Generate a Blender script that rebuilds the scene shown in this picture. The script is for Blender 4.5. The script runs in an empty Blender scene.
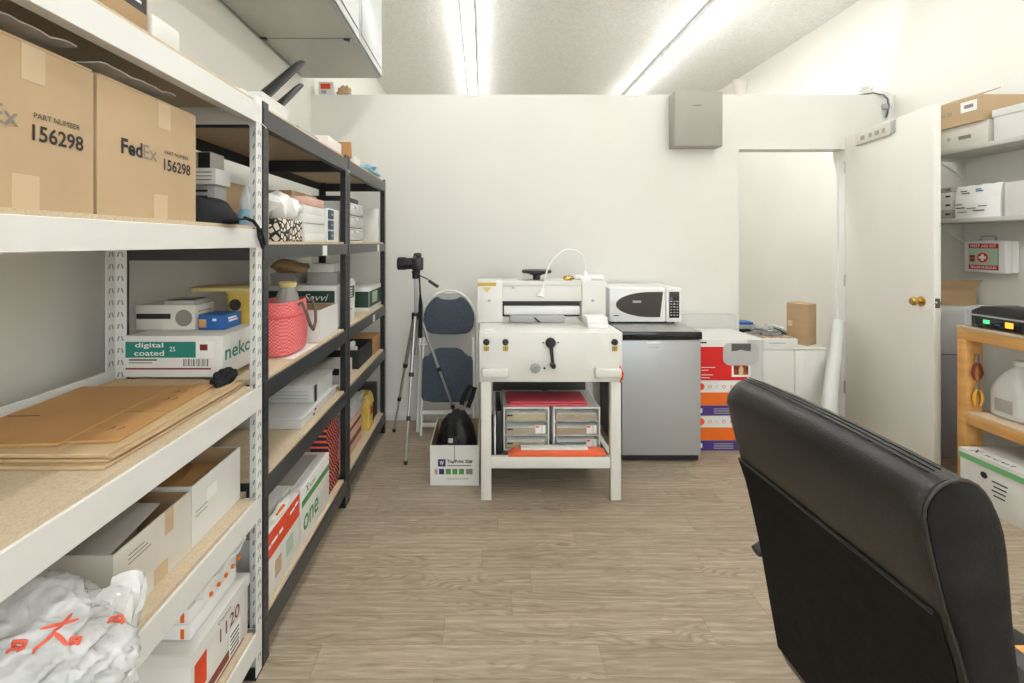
import bpy, bmesh, math, random
from mathutils import Vector, Matrix, noise
from mathutils.bvhtree import BVHTree
random.seed(7)
SC = bpy.context.scene
COL = SC.collection
PI = math.pi
ORG = {}

# ------------------------------------------------------------------ materials
def lin(c):
    c = c / 255.0
    return c / 12.92 if c <= 0.04045 else ((c + 0.055) / 1.055) ** 2.4
def col(r, g, b): return (lin(r), lin(g), lin(b), 1.0)

def mat(name, rgb, rough=0.6, metal=0.0, var=0.06, scale=8.0, bump=0.0, bscale=60.0, emit=0.0,
        trans=0.0, alpha=1.0, stretch=(1, 1, 1), spec=0.5, coat=0.0):
    m = bpy.data.materials.new(name); m.use_nodes = True
    nt = m.node_tree; bs = nt.nodes['Principled BSDF']
    c = col(*rgb)
    tc = nt.nodes.new('ShaderNodeTexCoord')
    mp = nt.nodes.new('ShaderNodeMapping'); mp.inputs['Scale'].default_value = stretch
    nt.links.new(tc.outputs['Object'], mp.inputs['Vector'])
    nz = nt.nodes.new('ShaderNodeTexNoise'); nz.inputs['Scale'].default_value = scale; nz.inputs['Detail'].default_value = 5
    nt.links.new(mp.outputs['Vector'], nz.inputs['Vector'])
    rp = nt.nodes.new('ShaderNodeValToRGB')
    rp.color_ramp.elements[0].position = 0.3; rp.color_ramp.elements[1].position = 0.7
    rp.color_ramp.elements[0].color = (c[0]*(1-var*2), c[1]*(1-var*2), c[2]*(1-var*2.2), 1)
    rp.color_ramp.elements[1].color = (min(1, c[0]*(1+var)), min(1, c[1]*(1+var)), min(1, c[2]*(1+var)), 1)
    nt.links.new(nz.outputs['Fac'], rp.inputs['Fac'])
    nt.links.new(rp.outputs['Color'], bs.inputs['Base Color'])
    bs.inputs['Roughness'].default_value = rough
    bs.inputs['Metallic'].default_value = metal
    bs.inputs['Specular IOR Level'].default_value = spec
    if coat: bs.inputs['Coat Weight'].default_value = coat
    if emit:
        bs.inputs['Emission Color'].default_value = c
        bs.inputs['Emission Strength'].default_value = emit
    if trans:
        bs.inputs['Transmission Weight'].default_value = trans
        bs.inputs['IOR'].default_value = 1.2
    if alpha < 1: bs.inputs['Alpha'].default_value = alpha
    if bump:
        n2 = nt.nodes.new('ShaderNodeTexNoise'); n2.inputs['Scale'].default_value = bscale; n2.inputs['Detail'].default_value = 3
        nt.links.new(mp.outputs['Vector'], n2.inputs['Vector'])
        bp = nt.nodes.new('ShaderNodeBump'); bp.inputs['Strength'].default_value = bump; bp.inputs['Distance'].default_value = 0.01
        nt.links.new(n2.outputs['Fac'], bp.inputs['Height'])
        nt.links.new(bp.outputs['Normal'], bs.inputs['Normal'])
    return m

class NT:
    """tiny node-graph helper"""
    def __init__(s, name):
        s.m = bpy.data.materials.new(name); s.m.use_nodes = True
        s.nt = s.m.node_tree; s.bs = s.nt.nodes['Principled BSDF']
    def n(s, t, **kw):
        nd = s.nt.nodes.new(t)
        for k, v in kw.items(): setattr(nd, k, v)
        return nd
    def l(s, a, b): s.nt.links.new(a, b)
    def math(s, op, a, b=None, clamp=False):
        nd = s.n('ShaderNodeMath', operation=op); nd.use_clamp = clamp
        for i, v in enumerate((a, b)):
            if v is None: continue
            if isinstance(v, (int, float)): nd.inputs[i].default_value = v
            else: s.l(v, nd.inputs[i])
        return nd.outputs[0]
    def mix(s, f, a, b, mode='MIX'):
        nd = s.n('ShaderNodeMix', data_type='RGBA', blend_type=mode)
        for i, v in ((0, f), (6, a), (7, b)):
            if isinstance(v, (int, float)): nd.inputs[i].default_value = v
            elif isinstance(v, tuple): nd.inputs[i].default_value = v
            else: s.l(v, nd.inputs[i])
        return nd.outputs[2]
    def ramp(s, f, stops):
        nd = s.n('ShaderNodeValToRGB'); cr = nd.color_ramp
        while len(cr.elements) < len(stops): cr.elements.new(0.5)
        for e, (p, c) in zip(cr.elements, stops): e.position = p; e.color = c
        s.l(f, nd.inputs['Fac']); return nd.outputs['Color']
    def noise(s, vec, scale, detail=4, rough=0.5, dist=0.0):
        nd = s.n('ShaderNodeTexNoise'); nd.inputs['Scale'].default_value = scale
        nd.inputs['Detail'].default_value = detail; nd.inputs['Roughness'].default_value = rough
        nd.inputs['Distortion'].default_value = dist
        s.l(vec, nd.inputs['Vector']); return nd.outputs['Fac']
    def bump(s, h, strength=0.3, dist=0.01):
        nd = s.n('ShaderNodeBump'); nd.inputs['Strength'].default_value = strength; nd.inputs['Distance'].default_value = dist
        s.l(h, nd.inputs['Height']); s.l(nd.outputs['Normal'], s.bs.inputs['Normal'])

def floor_mat():
    g = NT('vinyl_planks')
    tc = g.n('ShaderNodeTexCoord'); sp = g.n('ShaderNodeSeparateXYZ'); g.l(tc.outputs['Object'], sp.inputs[0])
    Wd, L = 0.1215, 0.914
    v = g.math('DIVIDE', g.math('SUBTRACT', sp.outputs['Y'], 1.4147), Wd)
    row = g.math('FLOOR', v); fv = g.math('FRACT', v)
    wn = g.n('ShaderNodeTexWhiteNoise', noise_dimensions='1D'); g.l(row, wn.inputs['W'])
    u = g.math('ADD', g.math('DIVIDE', sp.outputs['X'], L), wn.outputs['Value'])
    cl = g.math('FLOOR', u); fu = g.math('FRACT', u)
    cb = g.n('ShaderNodeCombineXYZ'); g.l(row, cb.inputs[0]); g.l(cl, cb.inputs[1])
    w2 = g.n('ShaderNodeTexWhiteNoise', noise_dimensions='2D'); g.l(cb.outputs[0], w2.inputs['Vector'])
    # grain coordinates: stretched along X, shifted per plank
    c2 = g.n('ShaderNodeCombineXYZ')
    g.l(g.math('ADD', g.math('MULTIPLY', sp.outputs['X'], 2.2), g.math('MULTIPLY', w2.outputs['Value'], 31.0)), c2.inputs[0])
    g.l(g.math('ADD', g.math('MULTIPLY', sp.outputs['Y'], 26.0), g.math('MULTIPLY', w2.outputs['Value'], 17.0)), c2.inputs[1])
    g1 = g.noise(c2.outputs[0], 2.2, 12, 0.72, 1.4)
    c3 = g.n('ShaderNodeCombineXYZ')
    g.l(g.math('ADD', g.math('MULTIPLY', sp.outputs['X'], 1.5), g.math('MULTIPLY', w2.outputs['Value'], 9.0)), c3.inputs[0])
    g.l(g.math('MULTIPLY', sp.outputs['Y'], 9.0), c3.inputs[1])
    wv = g.n('ShaderNodeTexWave', wave_type='RINGS'); wv.inputs['Scale'].default_value = 1.3
    wv.inputs['Distortion'].default_value = 7; wv.inputs['Detail'].default_value = 4; wv.inputs['Detail Scale'].default_value = 1.4
    g.l(c3.outputs[0], wv.inputs['Vector'])
    base = g.ramp(g1, [(0.28, col(124, 108, 90)), (0.42, col(156, 141, 121)), (0.56, col(176, 161, 140)), (0.74, col(202, 189, 168))])
    b2 = g.mix(g.math('MULTIPLY', g.math('MULTIPLY', wv.outputs['Fac'], g.noise(tc.outputs['Object'], 3.1, 2)), 0.75), base, col(128, 109, 86))
    # cathedral figure: contour lines of a stretched noise, only in patches
    c4 = g.n('ShaderNodeCombineXYZ')
    g.l(g.math('ADD', g.math('MULTIPLY', sp.outputs['X'], 1.0), g.math('MULTIPLY', w2.outputs['Value'], 41.0)), c4.inputs[0])
    g.l(g.math('ADD', g.math('MULTIPLY', sp.outputs['Y'], 8.5), g.math('MULTIPLY', w2.outputs['Value'], 23.0)), c4.inputs[1])
    cn = g.noise(c4.outputs[0], 1.5, 2.2, 0.45, 0.6)
    ct = g.math('ABSOLUTE', g.math('SINE', g.math('MULTIPLY', cn, 62.0)))
    ct = g.math('POWER', g.math('SUBTRACT', 1.0, ct), 1.6)
    msk = g.math('MULTIPLY', g.math('SUBTRACT', g.noise(c4.outputs[0], 0.9, 2), 0.44), 7.0, clamp=True)
    b2 = g.mix(g.math('MULTIPLY', g.math('MULTIPLY', ct, msk), 0.62), b2, col(104, 86, 66))
    big = g.noise(tc.outputs['Object'], 1.6, 3)
    b2b = g.mix(g.math('MULTIPLY', big, 0.22), b2, col(188, 172, 148))
    tint = g.math('ADD', 1.0, g.math('MULTIPLY', w2.outputs['Value'], 0.13))
    vm = g.n('ShaderNodeVectorMath', operation='SCALE'); g.l(b2b, vm.inputs[0]); g.l(tint, vm.inputs['Scale'])
    ev = g.math('MINIMUM', fv, g.math('SUBTRACT', 1.0, fv)); eu = g.math('MINIMUM', fu, g.math('SUBTRACT', 1.0, fu))
    mask = g.math('MAXIMUM', g.math('LESS_THAN', ev, 0.010), g.math('LESS_THAN', eu, 0.0016))
    fc = g.mix(g.math('MULTIPLY', mask, 0.32), vm.outputs[0], col(92, 78, 62))
    g.l(fc, g.bs.inputs['Base Color'])
    g.l(g.math('ADD', 0.38, g.math('MULTIPLY', g1, 0.2)), g.bs.inputs['Roughness'])
    g.bump(g1, 0.12, 0.003)
    return g.m

def board_mat(name, base, dark, light, scale=90):
    g = NT(name); tc = g.n('ShaderNodeTexCoord')
    f1 = g.noise(tc.outputs['Object'], scale, 3, 0.7, 0.6); f2 = g.noise(tc.outputs['Object'], 5, 4)
    c1 = g.ramp(f1, [(0.3, col(*dark)), (0.5, col(*base)), (0.72, col(*light))])
    c2 = g.mix(g.math('MULTIPLY', f2, 0.35), c1, col(*base))
    g.l(c2, g.bs.inputs['Base Color']); g.bs.inputs['Roughness'].default_value = 0.7
    g.bump(f1, 0.05, 0.001); return g.m

def pattern_mat(name, a, b, kind, scale):
    g = NT(name); tc = g.n('ShaderNodeTexCoord'); o = tc.outputs['Object']
    if kind == 'floral':
        vo = g.n('ShaderNodeTexVoronoi', feature='DISTANCE_TO_EDGE'); vo.inputs['Scale'].default_value = scale
        g.l(o, vo.inputs['Vector']); f = g.math('LESS_THAN', vo.outputs['Distance'], 0.12)
    elif kind == 'weave':
        ck = g.n('ShaderNodeTexChecker'); ck.inputs['Scale'].default_value = scale; g.l(o, ck.inputs['Vector']); f = ck.outputs['Fac']
    elif kind == 'diag':
        sp = g.n('ShaderNodeSeparateXYZ'); g.l(o, sp.inputs[0])
        f = g.math('GREATER_THAN', g.math('FRACT', g.math('MULTIPLY', g.math('ADD', sp.outputs['Y'], sp.outputs['Z']), scale)), 0.62)
    g.l(g.mix(f, col(*a), col(*b)), g.bs.inputs['Base Color']); g.bs.inputs['Roughness'].default_value = 0.7
    return g.m

M = {}
def init_mats():
    M['floor'] = floor_mat()
    M['wall'] = mat('wall_paint', (236, 234, 224), 0.75, var=0.012, scale=2.0, bump=0.03, bscale=120)
    M['partition'] = mat('partition_paint', (232, 230, 221), 0.7, var=0.012, scale=2.0, bump=0.02, bscale=120)
    M['ceiling'] = mat('textured_ceiling', (236, 235, 229), 0.95, var=0.05, scale=45, bump=0.9, bscale=75)
    M['trim'] = mat('trim_paint', (234, 233, 227), 0.5, var=0.01)
    M['door'] = mat('door_paint', (234, 232, 223), 0.45, var=0.015, scale=3)
    M['wsteel'] = mat('white_steel', (226, 226, 220), 0.35, var=0.015, scale=5)
    M['bsteel'] = mat('black_steel', (52, 54, 56), 0.32, var=0.06, scale=6)
    M['gsteel'] = mat('grey_steel', (96, 98, 97), 0.28, 0.25, var=0.05, scale=3)
    M['slot'] = mat('slot_shadow', (136, 144, 150), 0.8)
    M['pboard'] = board_mat('particle_board', (204, 185, 156), (184, 162, 130), (214, 197, 170), 170)
    M['pboard2'] = board_mat('pale_particle_board', (210, 190, 160), (190, 168, 134), (222, 204, 176), 160)
    M['tape'] = mat('packing_tape', (204, 178, 142), 0.35, var=0.03)
    M['kraft'] = mat('kraft_cardboard', (180, 150, 113), 0.8, var=0.05, scale=4, stretch=(1, 1, 6))
    M['kraft2'] = mat('light_kraft_cardboard', (192, 165, 129), 0.8, var=0.05, scale=4)
    M['kraftd'] = mat('flat_kraft_cardboard', (188, 142, 88), 0.75, var=0.05, scale=5)
    M['kraftp'] = mat('pale_flat_cardboard', (200, 172, 132), 0.8, var=0.05, scale=5)
    M['wcard'] = mat('white_cardboard', (226, 225, 219), 0.6, var=0.025, scale=6)
    M['wcard2'] = mat('warm_white_cardboard', (219, 214, 202), 0.65, var=0.03, scale=6)
    M['gcard'] = mat('grey_cardboard', (168, 164, 156), 0.7, var=0.04)
    M['paper'] = mat('paper', (240, 240, 236), 0.6, var=0.02, scale=20)
    M['ink'] = mat('black_ink', (38, 35, 32), 0.6, var=0.0)
    M['inklight'] = mat('grey_ink', (134, 128, 118), 0.7, var=0.0)
    M['bplastic'] = mat('black_plastic', (32, 32, 33), 0.4, var=0.05)
    M['bgloss'] = mat('glossy_black', (26, 26, 27), 0.12, var=0.02)
    M['gplastic'] = mat('grey_plastic', (172, 172, 170), 0.45, var=0.02)
    M['wplastic'] = mat('white_plastic', (236, 236, 232), 0.35, var=0.012)
    M['machine'] = mat('cream_machine_paint', (226, 225, 217), 0.42, var=0.015, scale=4)
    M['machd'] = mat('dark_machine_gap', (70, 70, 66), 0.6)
    M['steel'] = mat('brushed_steel', (176, 177, 178), 0.3, 0.85, var=0.04, scale=3, stretch=(1, 1, 20))
    M['silverdoor'] = mat('silver_door', (182, 184, 186), 0.4, 0.35, var=0.02, scale=3)
    M['chrome'] = mat('chrome', (206, 206, 204), 0.15, 1.0, var=0.01)
    M['brass'] = mat('brass', (208, 172, 96), 0.2, 1.0, var=0.02)
    M['alum'] = mat('aluminium_tube', (190, 190, 188), 0.3, 0.8, var=0.02)
    M['bluefab'] = mat('blue_fabric', (72, 82, 94), 0.9, var=0.12, scale=60, bump=0.2, bscale=300)
    M['leather'] = mat('black_leather', (40, 39, 38), 0.3, var=0.08, scale=12, bump=0.12, bscale=350)
    M['darkfab'] = mat('black_mesh_fabric', (33, 30, 28), 0.95, var=0.15, scale=40, bump=0.2, bscale=500, spec=0.2)
    M['fuzzy'] = mat('black_suede', (34, 33, 32), 0.95, var=0.22, scale=14, bump=0.15, bscale=200, spec=0.2)
    M['cloth'] = mat('black_cloth', (40, 40, 42), 0.9, var=0.2, scale=14, bump=0.3, bscale=90, spec=0.2)
    M['nylon'] = mat('black_nylon', (30, 30, 31), 0.5, var=0.2, scale=20, bump=0.5, bscale=50)
    M['red'] = mat('red_print', (222, 26, 22), 0.5, var=0.02)
    M['redorange'] = mat('orange_red_print', (232, 74, 36), 0.5, var=0.03)
    M['orange'] = mat('orange_print', (240, 112, 22), 0.5, var=0.02)
    M['folder_orange'] = mat('orange_folder', (250, 118, 74), 0.5, var=0.04)
    M['folder_pink'] = mat('pink_folder', (236, 98, 112), 0.5, var=0.04)
    M['purple'] = mat('purple_print', (70, 48, 128), 0.5, var=0.02)
    M['teal'] = mat('teal_print', (30, 128, 116), 0.5, var=0.02)
    M['maroon'] = mat('maroon_print', (128, 28, 36), 0.5, var=0.02)
    M['brownp'] = mat('brown_print', (136, 62, 34), 0.5, var=0.02)
    M['green'] = mat('green_print', (76, 148, 74), 0.5, var=0.02)
    M['lgreen'] = mat('light_green_print', (120, 186, 124), 0.5, var=0.02)
    M['dgreen'] = mat('dark_green_print', (30, 64, 50), 0.5, var=0.02)
    M['sage'] = mat('green_grey_label', (176, 198, 176), 0.5, var=0.02)
    M['blue'] = mat('blue_print', (34, 98, 172), 0.5, var=0.02)
    M['lblue'] = mat('light_blue_plastic', (150, 194, 214), 0.4, var=0.1, scale=30)
    M['navy'] = mat('navy_print', (44, 42, 98), 0.5, var=0.02)
    M['yellow'] = mat('yellow_plastic', (218, 184, 84), 0.5, var=0.1, scale=20)
    M['yellowl'] = mat('pale_yellow_plastic', (214, 196, 128), 0.5, var=0.04)
    M['gold'] = mat('gold_sticker', (196, 166, 72), 0.4, 0.2, var=0.03)
    M['weave'] = pattern_mat('pink_weave', (222, 82, 84), (240, 140, 138), 'weave', 150)
    M['pink'] = mat('pink_trim', (224, 96, 98), 0.8, var=0.05)
    M['floral'] = pattern_mat('floral_print', (230, 222, 204), (34, 32, 30), 'floral', 42)
    M['diag'] = pattern_mat('diagonal_stripes', (44, 34, 52), (232, 108, 70), 'diag', 40)
    M['strap'] = mat('brown_grey_strap', (112, 100, 90), 0.8, var=0.1)
    M['glassjar'] = mat('glass_jar', (214, 216, 208), 0.08, var=0.02, alpha=0.45)
    M['jugplastic'] = mat('milky_plastic', (224, 224, 218), 0.3, var=0.04, alpha=0.82)
    M['baggy'] = mat('thin_plastic_bag', (238, 239, 238), 0.14, var=0.10, scale=14, bump=1.0, bscale=26, alpha=0.62, spec=0.9)
    M['clearp'] = mat('clear_plastic', (216, 220, 220), 0.15, var=0.03, alpha=0.5)
    M['smoke'] = mat('smoked_plastic', (206, 208, 200), 0.2, var=0.03, alpha=0.22)
    M['pine'] = mat('pine_wood', (214, 160, 92), 0.55, var=0.09, scale=5, stretch=(6, 1, 6), bump=0.05)
    M['desk'] = mat('oak_desk_top', (222, 158, 84), 0.4, var=0.06, scale=5, stretch=(1, 6, 1))
    M['greypanel'] = mat('grey_panel_paint', (168, 163, 152), 0.5, var=0.02)
    M['cabinet'] = mat('grey_enamel', (172, 175, 170), 0.4, var=0.03, scale=2)
    M['cabunder'] = mat('galvanised_steel', (176, 176, 170), 0.3, 0.7, var=0.10, scale=1.6)
    M['fixture'] = mat('fixture_enamel', (240, 240, 236), 0.4, var=0.01)
    M['tube2'] = mat('bright_fluorescent_tube', (252, 253, 255), 0.3, var=0.0, emit=TUBE*2.6)  # tube of the added fill light behind the partition
    M['tube'] = mat('fluorescent_tube', (252, 253, 255), 0.3, var=0.0, emit=TUBE)
    M['led_g'] = mat('green_indicator', (60, 180, 110), 0.4, var=0, emit=1.0)
    M['led_o'] = mat('orange_indicator', (236, 150, 50), 0.4, var=0, emit=1.0)
    M['redplier'] = mat('dark_red_grip', (120, 34, 34), 0.4, var=0.03)
    M['yelplier'] = mat('yellow_grip', (224, 170, 60), 0.4, var=0.03)
    M['cabgrey'] = mat('grey_cabinet_paint', (168, 168, 168), 0.5, var=0.02)
    M['cabgreyl'] = mat('light_grey_cabinet_paint', (206, 206, 204), 0.5, var=0.02)
    M['screen'] = mat('dark_microwave_window', (70, 64, 60), 0.15, var=0.05, scale=30)
    M['skin'] = mat('photo_print', (158, 62, 44), 0.4, var=0.5, scale=40)
    M['boxgrad'] = mat('pale_grey_print', (198, 198, 196), 0.45, var=0.02)

# ------------------------------------------------------------------ geometry
class B:
    def __init__(s): s.bm = bmesh.new()
    def _mi(s, faces, mi):
        for f in faces: f.material_index = mi
    def box(s, x0, x1, y0, y1, z0, z1, bev=0.0, mi=0, mx=None, seg=2):
        if x1 < x0: x0, x1 = x1, x0
        if y1 < y0: y0, y1 = y1, y0
        if z1 < z0: z0, z1 = z1, z0
        t = bmesh.new()
        bmesh.ops.create_cube(t, size=1.0)
        for v in t.verts:
            v.co = Vector(((x0+x1)/2 + v.co.x*(x1-x0), (y0+y1)/2 + v.co.y*(y1-y0), (z0+z1)/2 + v.co.z*(z1-z0)))
        if bev > 0:
            bev = min(bev, 0.45*min(x1-x0, y1-y0, z1-z0))
            bmesh.ops.bevel(t, geom=t.edges[:], offset=bev, segments=seg, profile=0.5, affect='EDGES')
        s.merge(t, mi, mx); return s
    def merge(s, t, mi=0, mx=None):
        mp = {}
        for v in t.verts:
            mp[v] = s.bm.verts.new(mx @ v.co if mx else v.co)
        for f in t.faces:
            try:
                nf = s.bm.faces.new([mp[v] for v in f.verts]); nf.material_index = mi
            except ValueError: pass
        t.free()
    def rings(s, rs, mi=0, cap=(True, True), close=True):
        vs = [[s.bm.verts.new(p) for p in r] for r in rs]
        n = len(vs[0])
        for a, b in zip(vs, vs[1:]):
            for i in range(n if close else n-1):
                j = (i+1) % n
                f = s.bm.faces.new((a[i], a[j], b[j], b[i])); f.material_index = mi
        if cap[0]: s.bm.faces.new(vs[0][::-1]).material_index = mi
        if cap[1]: s.bm.faces.new(vs[-1]).material_index = mi
        return s
    def cyl(s, p0, p1, r0, r1=None, seg=20, mi=0, cap=(True, True)):
        p0, p1 = Vector(p0), Vector(p1); r1 = r0 if r1 is None else r1
        d = (p1-p0).normalized(); a = d.orthogonal().normalized(); b = d.cross(a)
        rs = [[p + (a*math.cos(2*PI*k/seg) + b*math.sin(2*PI*k/seg))*r for k in range(seg)] for p, r in ((p0, r0), (p1, r1))]
        return s.rings(rs, mi, cap)
    def tube(s, pts, r, seg=10, mi=0, closed=False):
        pts = [Vector(p) for p in pts]; n = len(pts); rs = []
        up = None
        for i, p in enumerate(pts):
            d = ((pts[(i+1) % n] if (i < n-1 or closed) else p) - (pts[i-1] if (i > 0 or closed) else p)).normalized()
            if up is None: up = d.orthogonal().normalized()
            up = (up - d*up.dot(d))
            if up.length < 1e-5: up = d.orthogonal()
            up.normalize(); b = d.cross(up)
            rr = r[i] if isinstance(r, (list, tuple)) else r
            rs.append([p + (up*math.cos(2*PI*k/seg) + b*math.sin(2*PI*k/seg))*rr for k in range(seg)])
        if closed: rs.append(rs[0]); return s.rings(rs, mi, (False, False))
        return s.rings(rs, mi)
    def lathe(s, prof, c=(0, 0, 0), axis='Z', seg=28, mi=0, cap=(True, True)):
        c = Vector(c); rs = []
        for r, h in prof:
            ring = []
            for k in range(seg):
                a = 2*PI*k/seg; x, y = r*math.cos(a), r*math.sin(a)
                if axis == 'Z': ring.append(c + Vector((x, y, h)))
                elif axis == 'Y': ring.append(c + Vector((x, h, y)))
                else: ring.append(c + Vector((h, x, y)))
            rs.append(ring)
        return s.rings(rs, mi, cap)
    def prism(s, poly, axis, a0, a1, mi=0):
        """poly: 2-D points in the plane normal to axis"""
        def P(u, v, w):
            return {'X': (w, u, v), 'Y': (u, w, v), 'Z': (u, v, w)}[axis]
        return s.rings([[P(u, v, a0) for u, v in poly], [P(u, v, a1) for u, v in poly]], mi)
    def done(s, name, mats, parent=None, loc=None, bevel=0, rz=0.0, local=False, sub=0):
        if bevel: bmesh.ops.bevel(s.bm, geom=s.bm.edges[:], offset=bevel, segments=2, affect='EDGES')
        bmesh.ops.recalc_face_normals(s.bm, faces=s.bm.faces[:])
        if sub:
            bmesh.ops.subdivide_edges(s.bm, edges=s.bm.edges[:], cuts=sub, use_grid_fill=True)
        off = Vector((0, 0, 0))
        if parent is not None: off = ORG.get(parent.name, Vector((0, 0, 0)))
        elif loc is not None: off = Vector(loc)
        if local: off = Vector((0, 0, 0))
        if off.length > 0:
            bmesh.ops.translate(s.bm, verts=s.bm.verts[:], vec=-off)
        for f in s.bm.faces: f.smooth = True
        for e in s.bm.edges:
            if len(e.link_faces) == 2:
                e.smooth = e.calc_face_angle(0.0) < 0.62
            else: e.smooth = False
        me = bpy.data.meshes.new(name); s.bm.to_mesh(me); s.bm.free()
        for m in (mats if isinstance(mats, (list, tuple)) else [mats]): me.materials.append(m if not isinstance(m, str) else M[m])
        o = bpy.data.objects.new(name, me); COL.objects.link(o)
        if parent is not None:
            o.parent = parent; ORG[o.name] = ORG.get(parent.name, Vector((0, 0, 0)))
        else:
            if loc is not None: o.location = loc
            o.rotation_euler.z = rz
            ORG[o.name] = Vector((0, 0, 0)) if local else (Vector(loc) if loc is not None else Vector((0, 0, 0)))
        return o

def tag(o, label, cat, group=None, kind=None):
    o['label'] = label; o['category'] = cat
    if group: o['group'] = group
    if kind: o['kind'] = kind
    return o
def thing(name, label, cat, loc=(0, 0, 0), rz=0.0, group=None, local=False):
    """Empty at the thing's base. Parts are written in world coordinates unless local."""
    o = bpy.data.objects.new(name, None); COL.objects.link(o); o.empty_display_size = 0.05
    o.location = loc; o.rotation_euler.z = rz
    ORG[o.name] = Vector((0, 0, 0)) if local else Vector(loc)
    return tag(o, label, cat, group)
def struct(o):
    o['kind'] = 'structure'; return o

FACE = {'-Y': (Vector((1, 0, 0)), Vector((0, 0, 1)), Vector((0, -1, 0))),
        '+X': (Vector((0, 1, 0)), Vector((0, 0, 1)), Vector((1, 0, 0))),
        '-X': (Vector((0, -1, 0)), Vector((0, 0, 1)), Vector((-1, 0, 0))),
        '+Z': (Vector((1, 0, 0)), Vector((0, 1, 0)), Vector((0, 0, 1))),
        'ZR': (Vector((0, 1, 0)), Vector((-1, 0, 0)), Vector((0, 0, 1)))}
def text(parent, s, loc, face, h, m='ink', w=None, bold=0.0, name='lettering', basis=None, lift=0.0008, slant=0.0, project=None):
    cu = bpy.data.curves.new('t', 'FONT'); cu.body = s; cu.size = 1.0; cu.offset = bold; cu.shear = slant
    cu.resolution_u = 3
    tmp = bpy.data.objects.new('t', cu); COL.objects.link(tmp)
    bpy.context.view_layer.update()
    dg = bpy.context.evaluated_depsgraph_get()
    me = bpy.data.meshes.new_from_object(tmp.evaluated_get(dg))
    COL.objects.unlink(tmp); bpy.data.objects.remove(tmp); bpy.data.curves.remove(cu)
    if not me.vertices: return None
    xs = [v.co.x for v in me.vertices]; ys = [v.co.y for v in me.vertices]
    x0, x1, y0, y1 = min(xs), max(xs), min(ys), max(ys)
    sy = h / max(1e-6, y1-y0); sx = (w / (x1-x0)) if w else sy
    U, V, N = basis if basis else FACE[face]
    L = Vector(loc)
    off = ORG.get(parent.name, Vector((0, 0, 0))) if parent else Vector((0, 0, 0))
    bm = bmesh.new(); bm.from_mesh(me)
    if project:
        bmesh.ops.subdivide_edges(bm, edges=bm.edges[:], cuts=2)
        bmesh.ops.triangulate(bm, faces=bm.faces[:])
    for v in bm.verts:
        p = L + U*((v.co.x-(x0+x1)/2)*sx) + V*((v.co.y-(y0+y1)/2)*sy) + N*lift
        if project:
            hit = project.ray_cast(p + N*0.3, -N)
            if hit[0] is not None: p = hit[0] + hit[1]*0.002 if hit[1].dot(N) > 0 else hit[0] - hit[1]*0.002
        v.co = p - off
    bm.to_mesh(me); bm.free(); me.name = name
    me.materials.clear(); me.materials.append(M[m])
    o = bpy.data.objects.new(name, me); COL.objects.link(o)
    if parent: o.parent = parent; ORG[o.name] = off
    return o

def patch(parent, name, m, face, plane, u0, u1, v0, v1, t=0.0006):
    """thin printed patch or sticker on an axis-aligned face. u is X (for -Y,+Z) or Y (for X faces)"""
    b = B()
    if face == '-Y': b.box(u0, u1, plane-t, plane, v0, v1)
    elif face == '+X': b.box(plane, plane+t, u0, u1, v0, v1)
    elif face == '-X': b.box(plane-t, plane, u0, u1, v0, v1)
    elif face == '+Z': b.box(u0, u1, v0, v1, plane, plane+t)
    return b.done(name, M[m], parent)

def carton(name, label, cat, x0, x1, y0, y1, z0, z1, m='wcard', group=None, rz=0.0, open_=False, inner=None, t=0.004,
           bev=0.0015, lid=None, lidh=0.04, tape=None):
    c = ((x0+x1)/2, (y0+y1)/2, z0)
    b = B()
    if open_:
        b.box(x0, x1, y0, y1, z0, z0+t)
        b.box(x0, x0+t, y0, y1, z0+t, z1); b.box(x1-t, x1, y0, y1, z0+t, z1)
        b.box(x0+t, x1-t, y0, y0+t, z0+t, z1); b.box(x0+t, x1-t, y1-t, y1, z0+t, z1)
        if inner:
            e = t+0.0005
            b.box(x0+e-.0015, x1-e+.0015, y0+t, y0+t+.001, z0+t, z1-.001, mi=1); b.box(x0+t, x1-t, y1-t-.001, y1-t, z0+t, z1-.001, mi=1)
            b.box(x0+t, x0+t+.001, y0+t, y1-t, z0+t, z1-.001, mi=1); b.box(x1-t-.001, x1-t, y0+t, y1-t, z0+t, z1-.001, mi=1)
    else:
        b.box(x0, x1, y0, y1, z0, z1 - (0.0 if not lid else 0.002), bev)
    o = b.done(name, [M[m], M[inner or m]], loc=c)
    tag(o, label, cat, group)
    if lid:
        l = B(); g = 0.004
        l.box(x0-g, x1+g, y0-g, y1+g, z1-0.0015, z1+0.003)
        l.box(x0-g, x0-0.0008, y0-g, y1+g, z1-lidh, z1-0.0015); l.box(x1+0.0008, x1+g, y0-g, y1+g, z1-lidh, z1-0.0015)
        l.box(x0-.0008, x1+.0008, y0-g, y0-.0008, z1-lidh, z1-0.0015); l.box(x0-.0008, x1+.0008, y1+.0008, y1+g, z1-lidh, z1-0.0015)
        l.done('lid', M[lid], o)
    if tape: patch(o, 'packing_tape', tape, '+Z', z1, (x0+x1)/2-.025, (x0+x1)/2+.025, y0+.001, y1-.001)
    if rz:
        o.rotation_euler.z = rz
    return o

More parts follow.
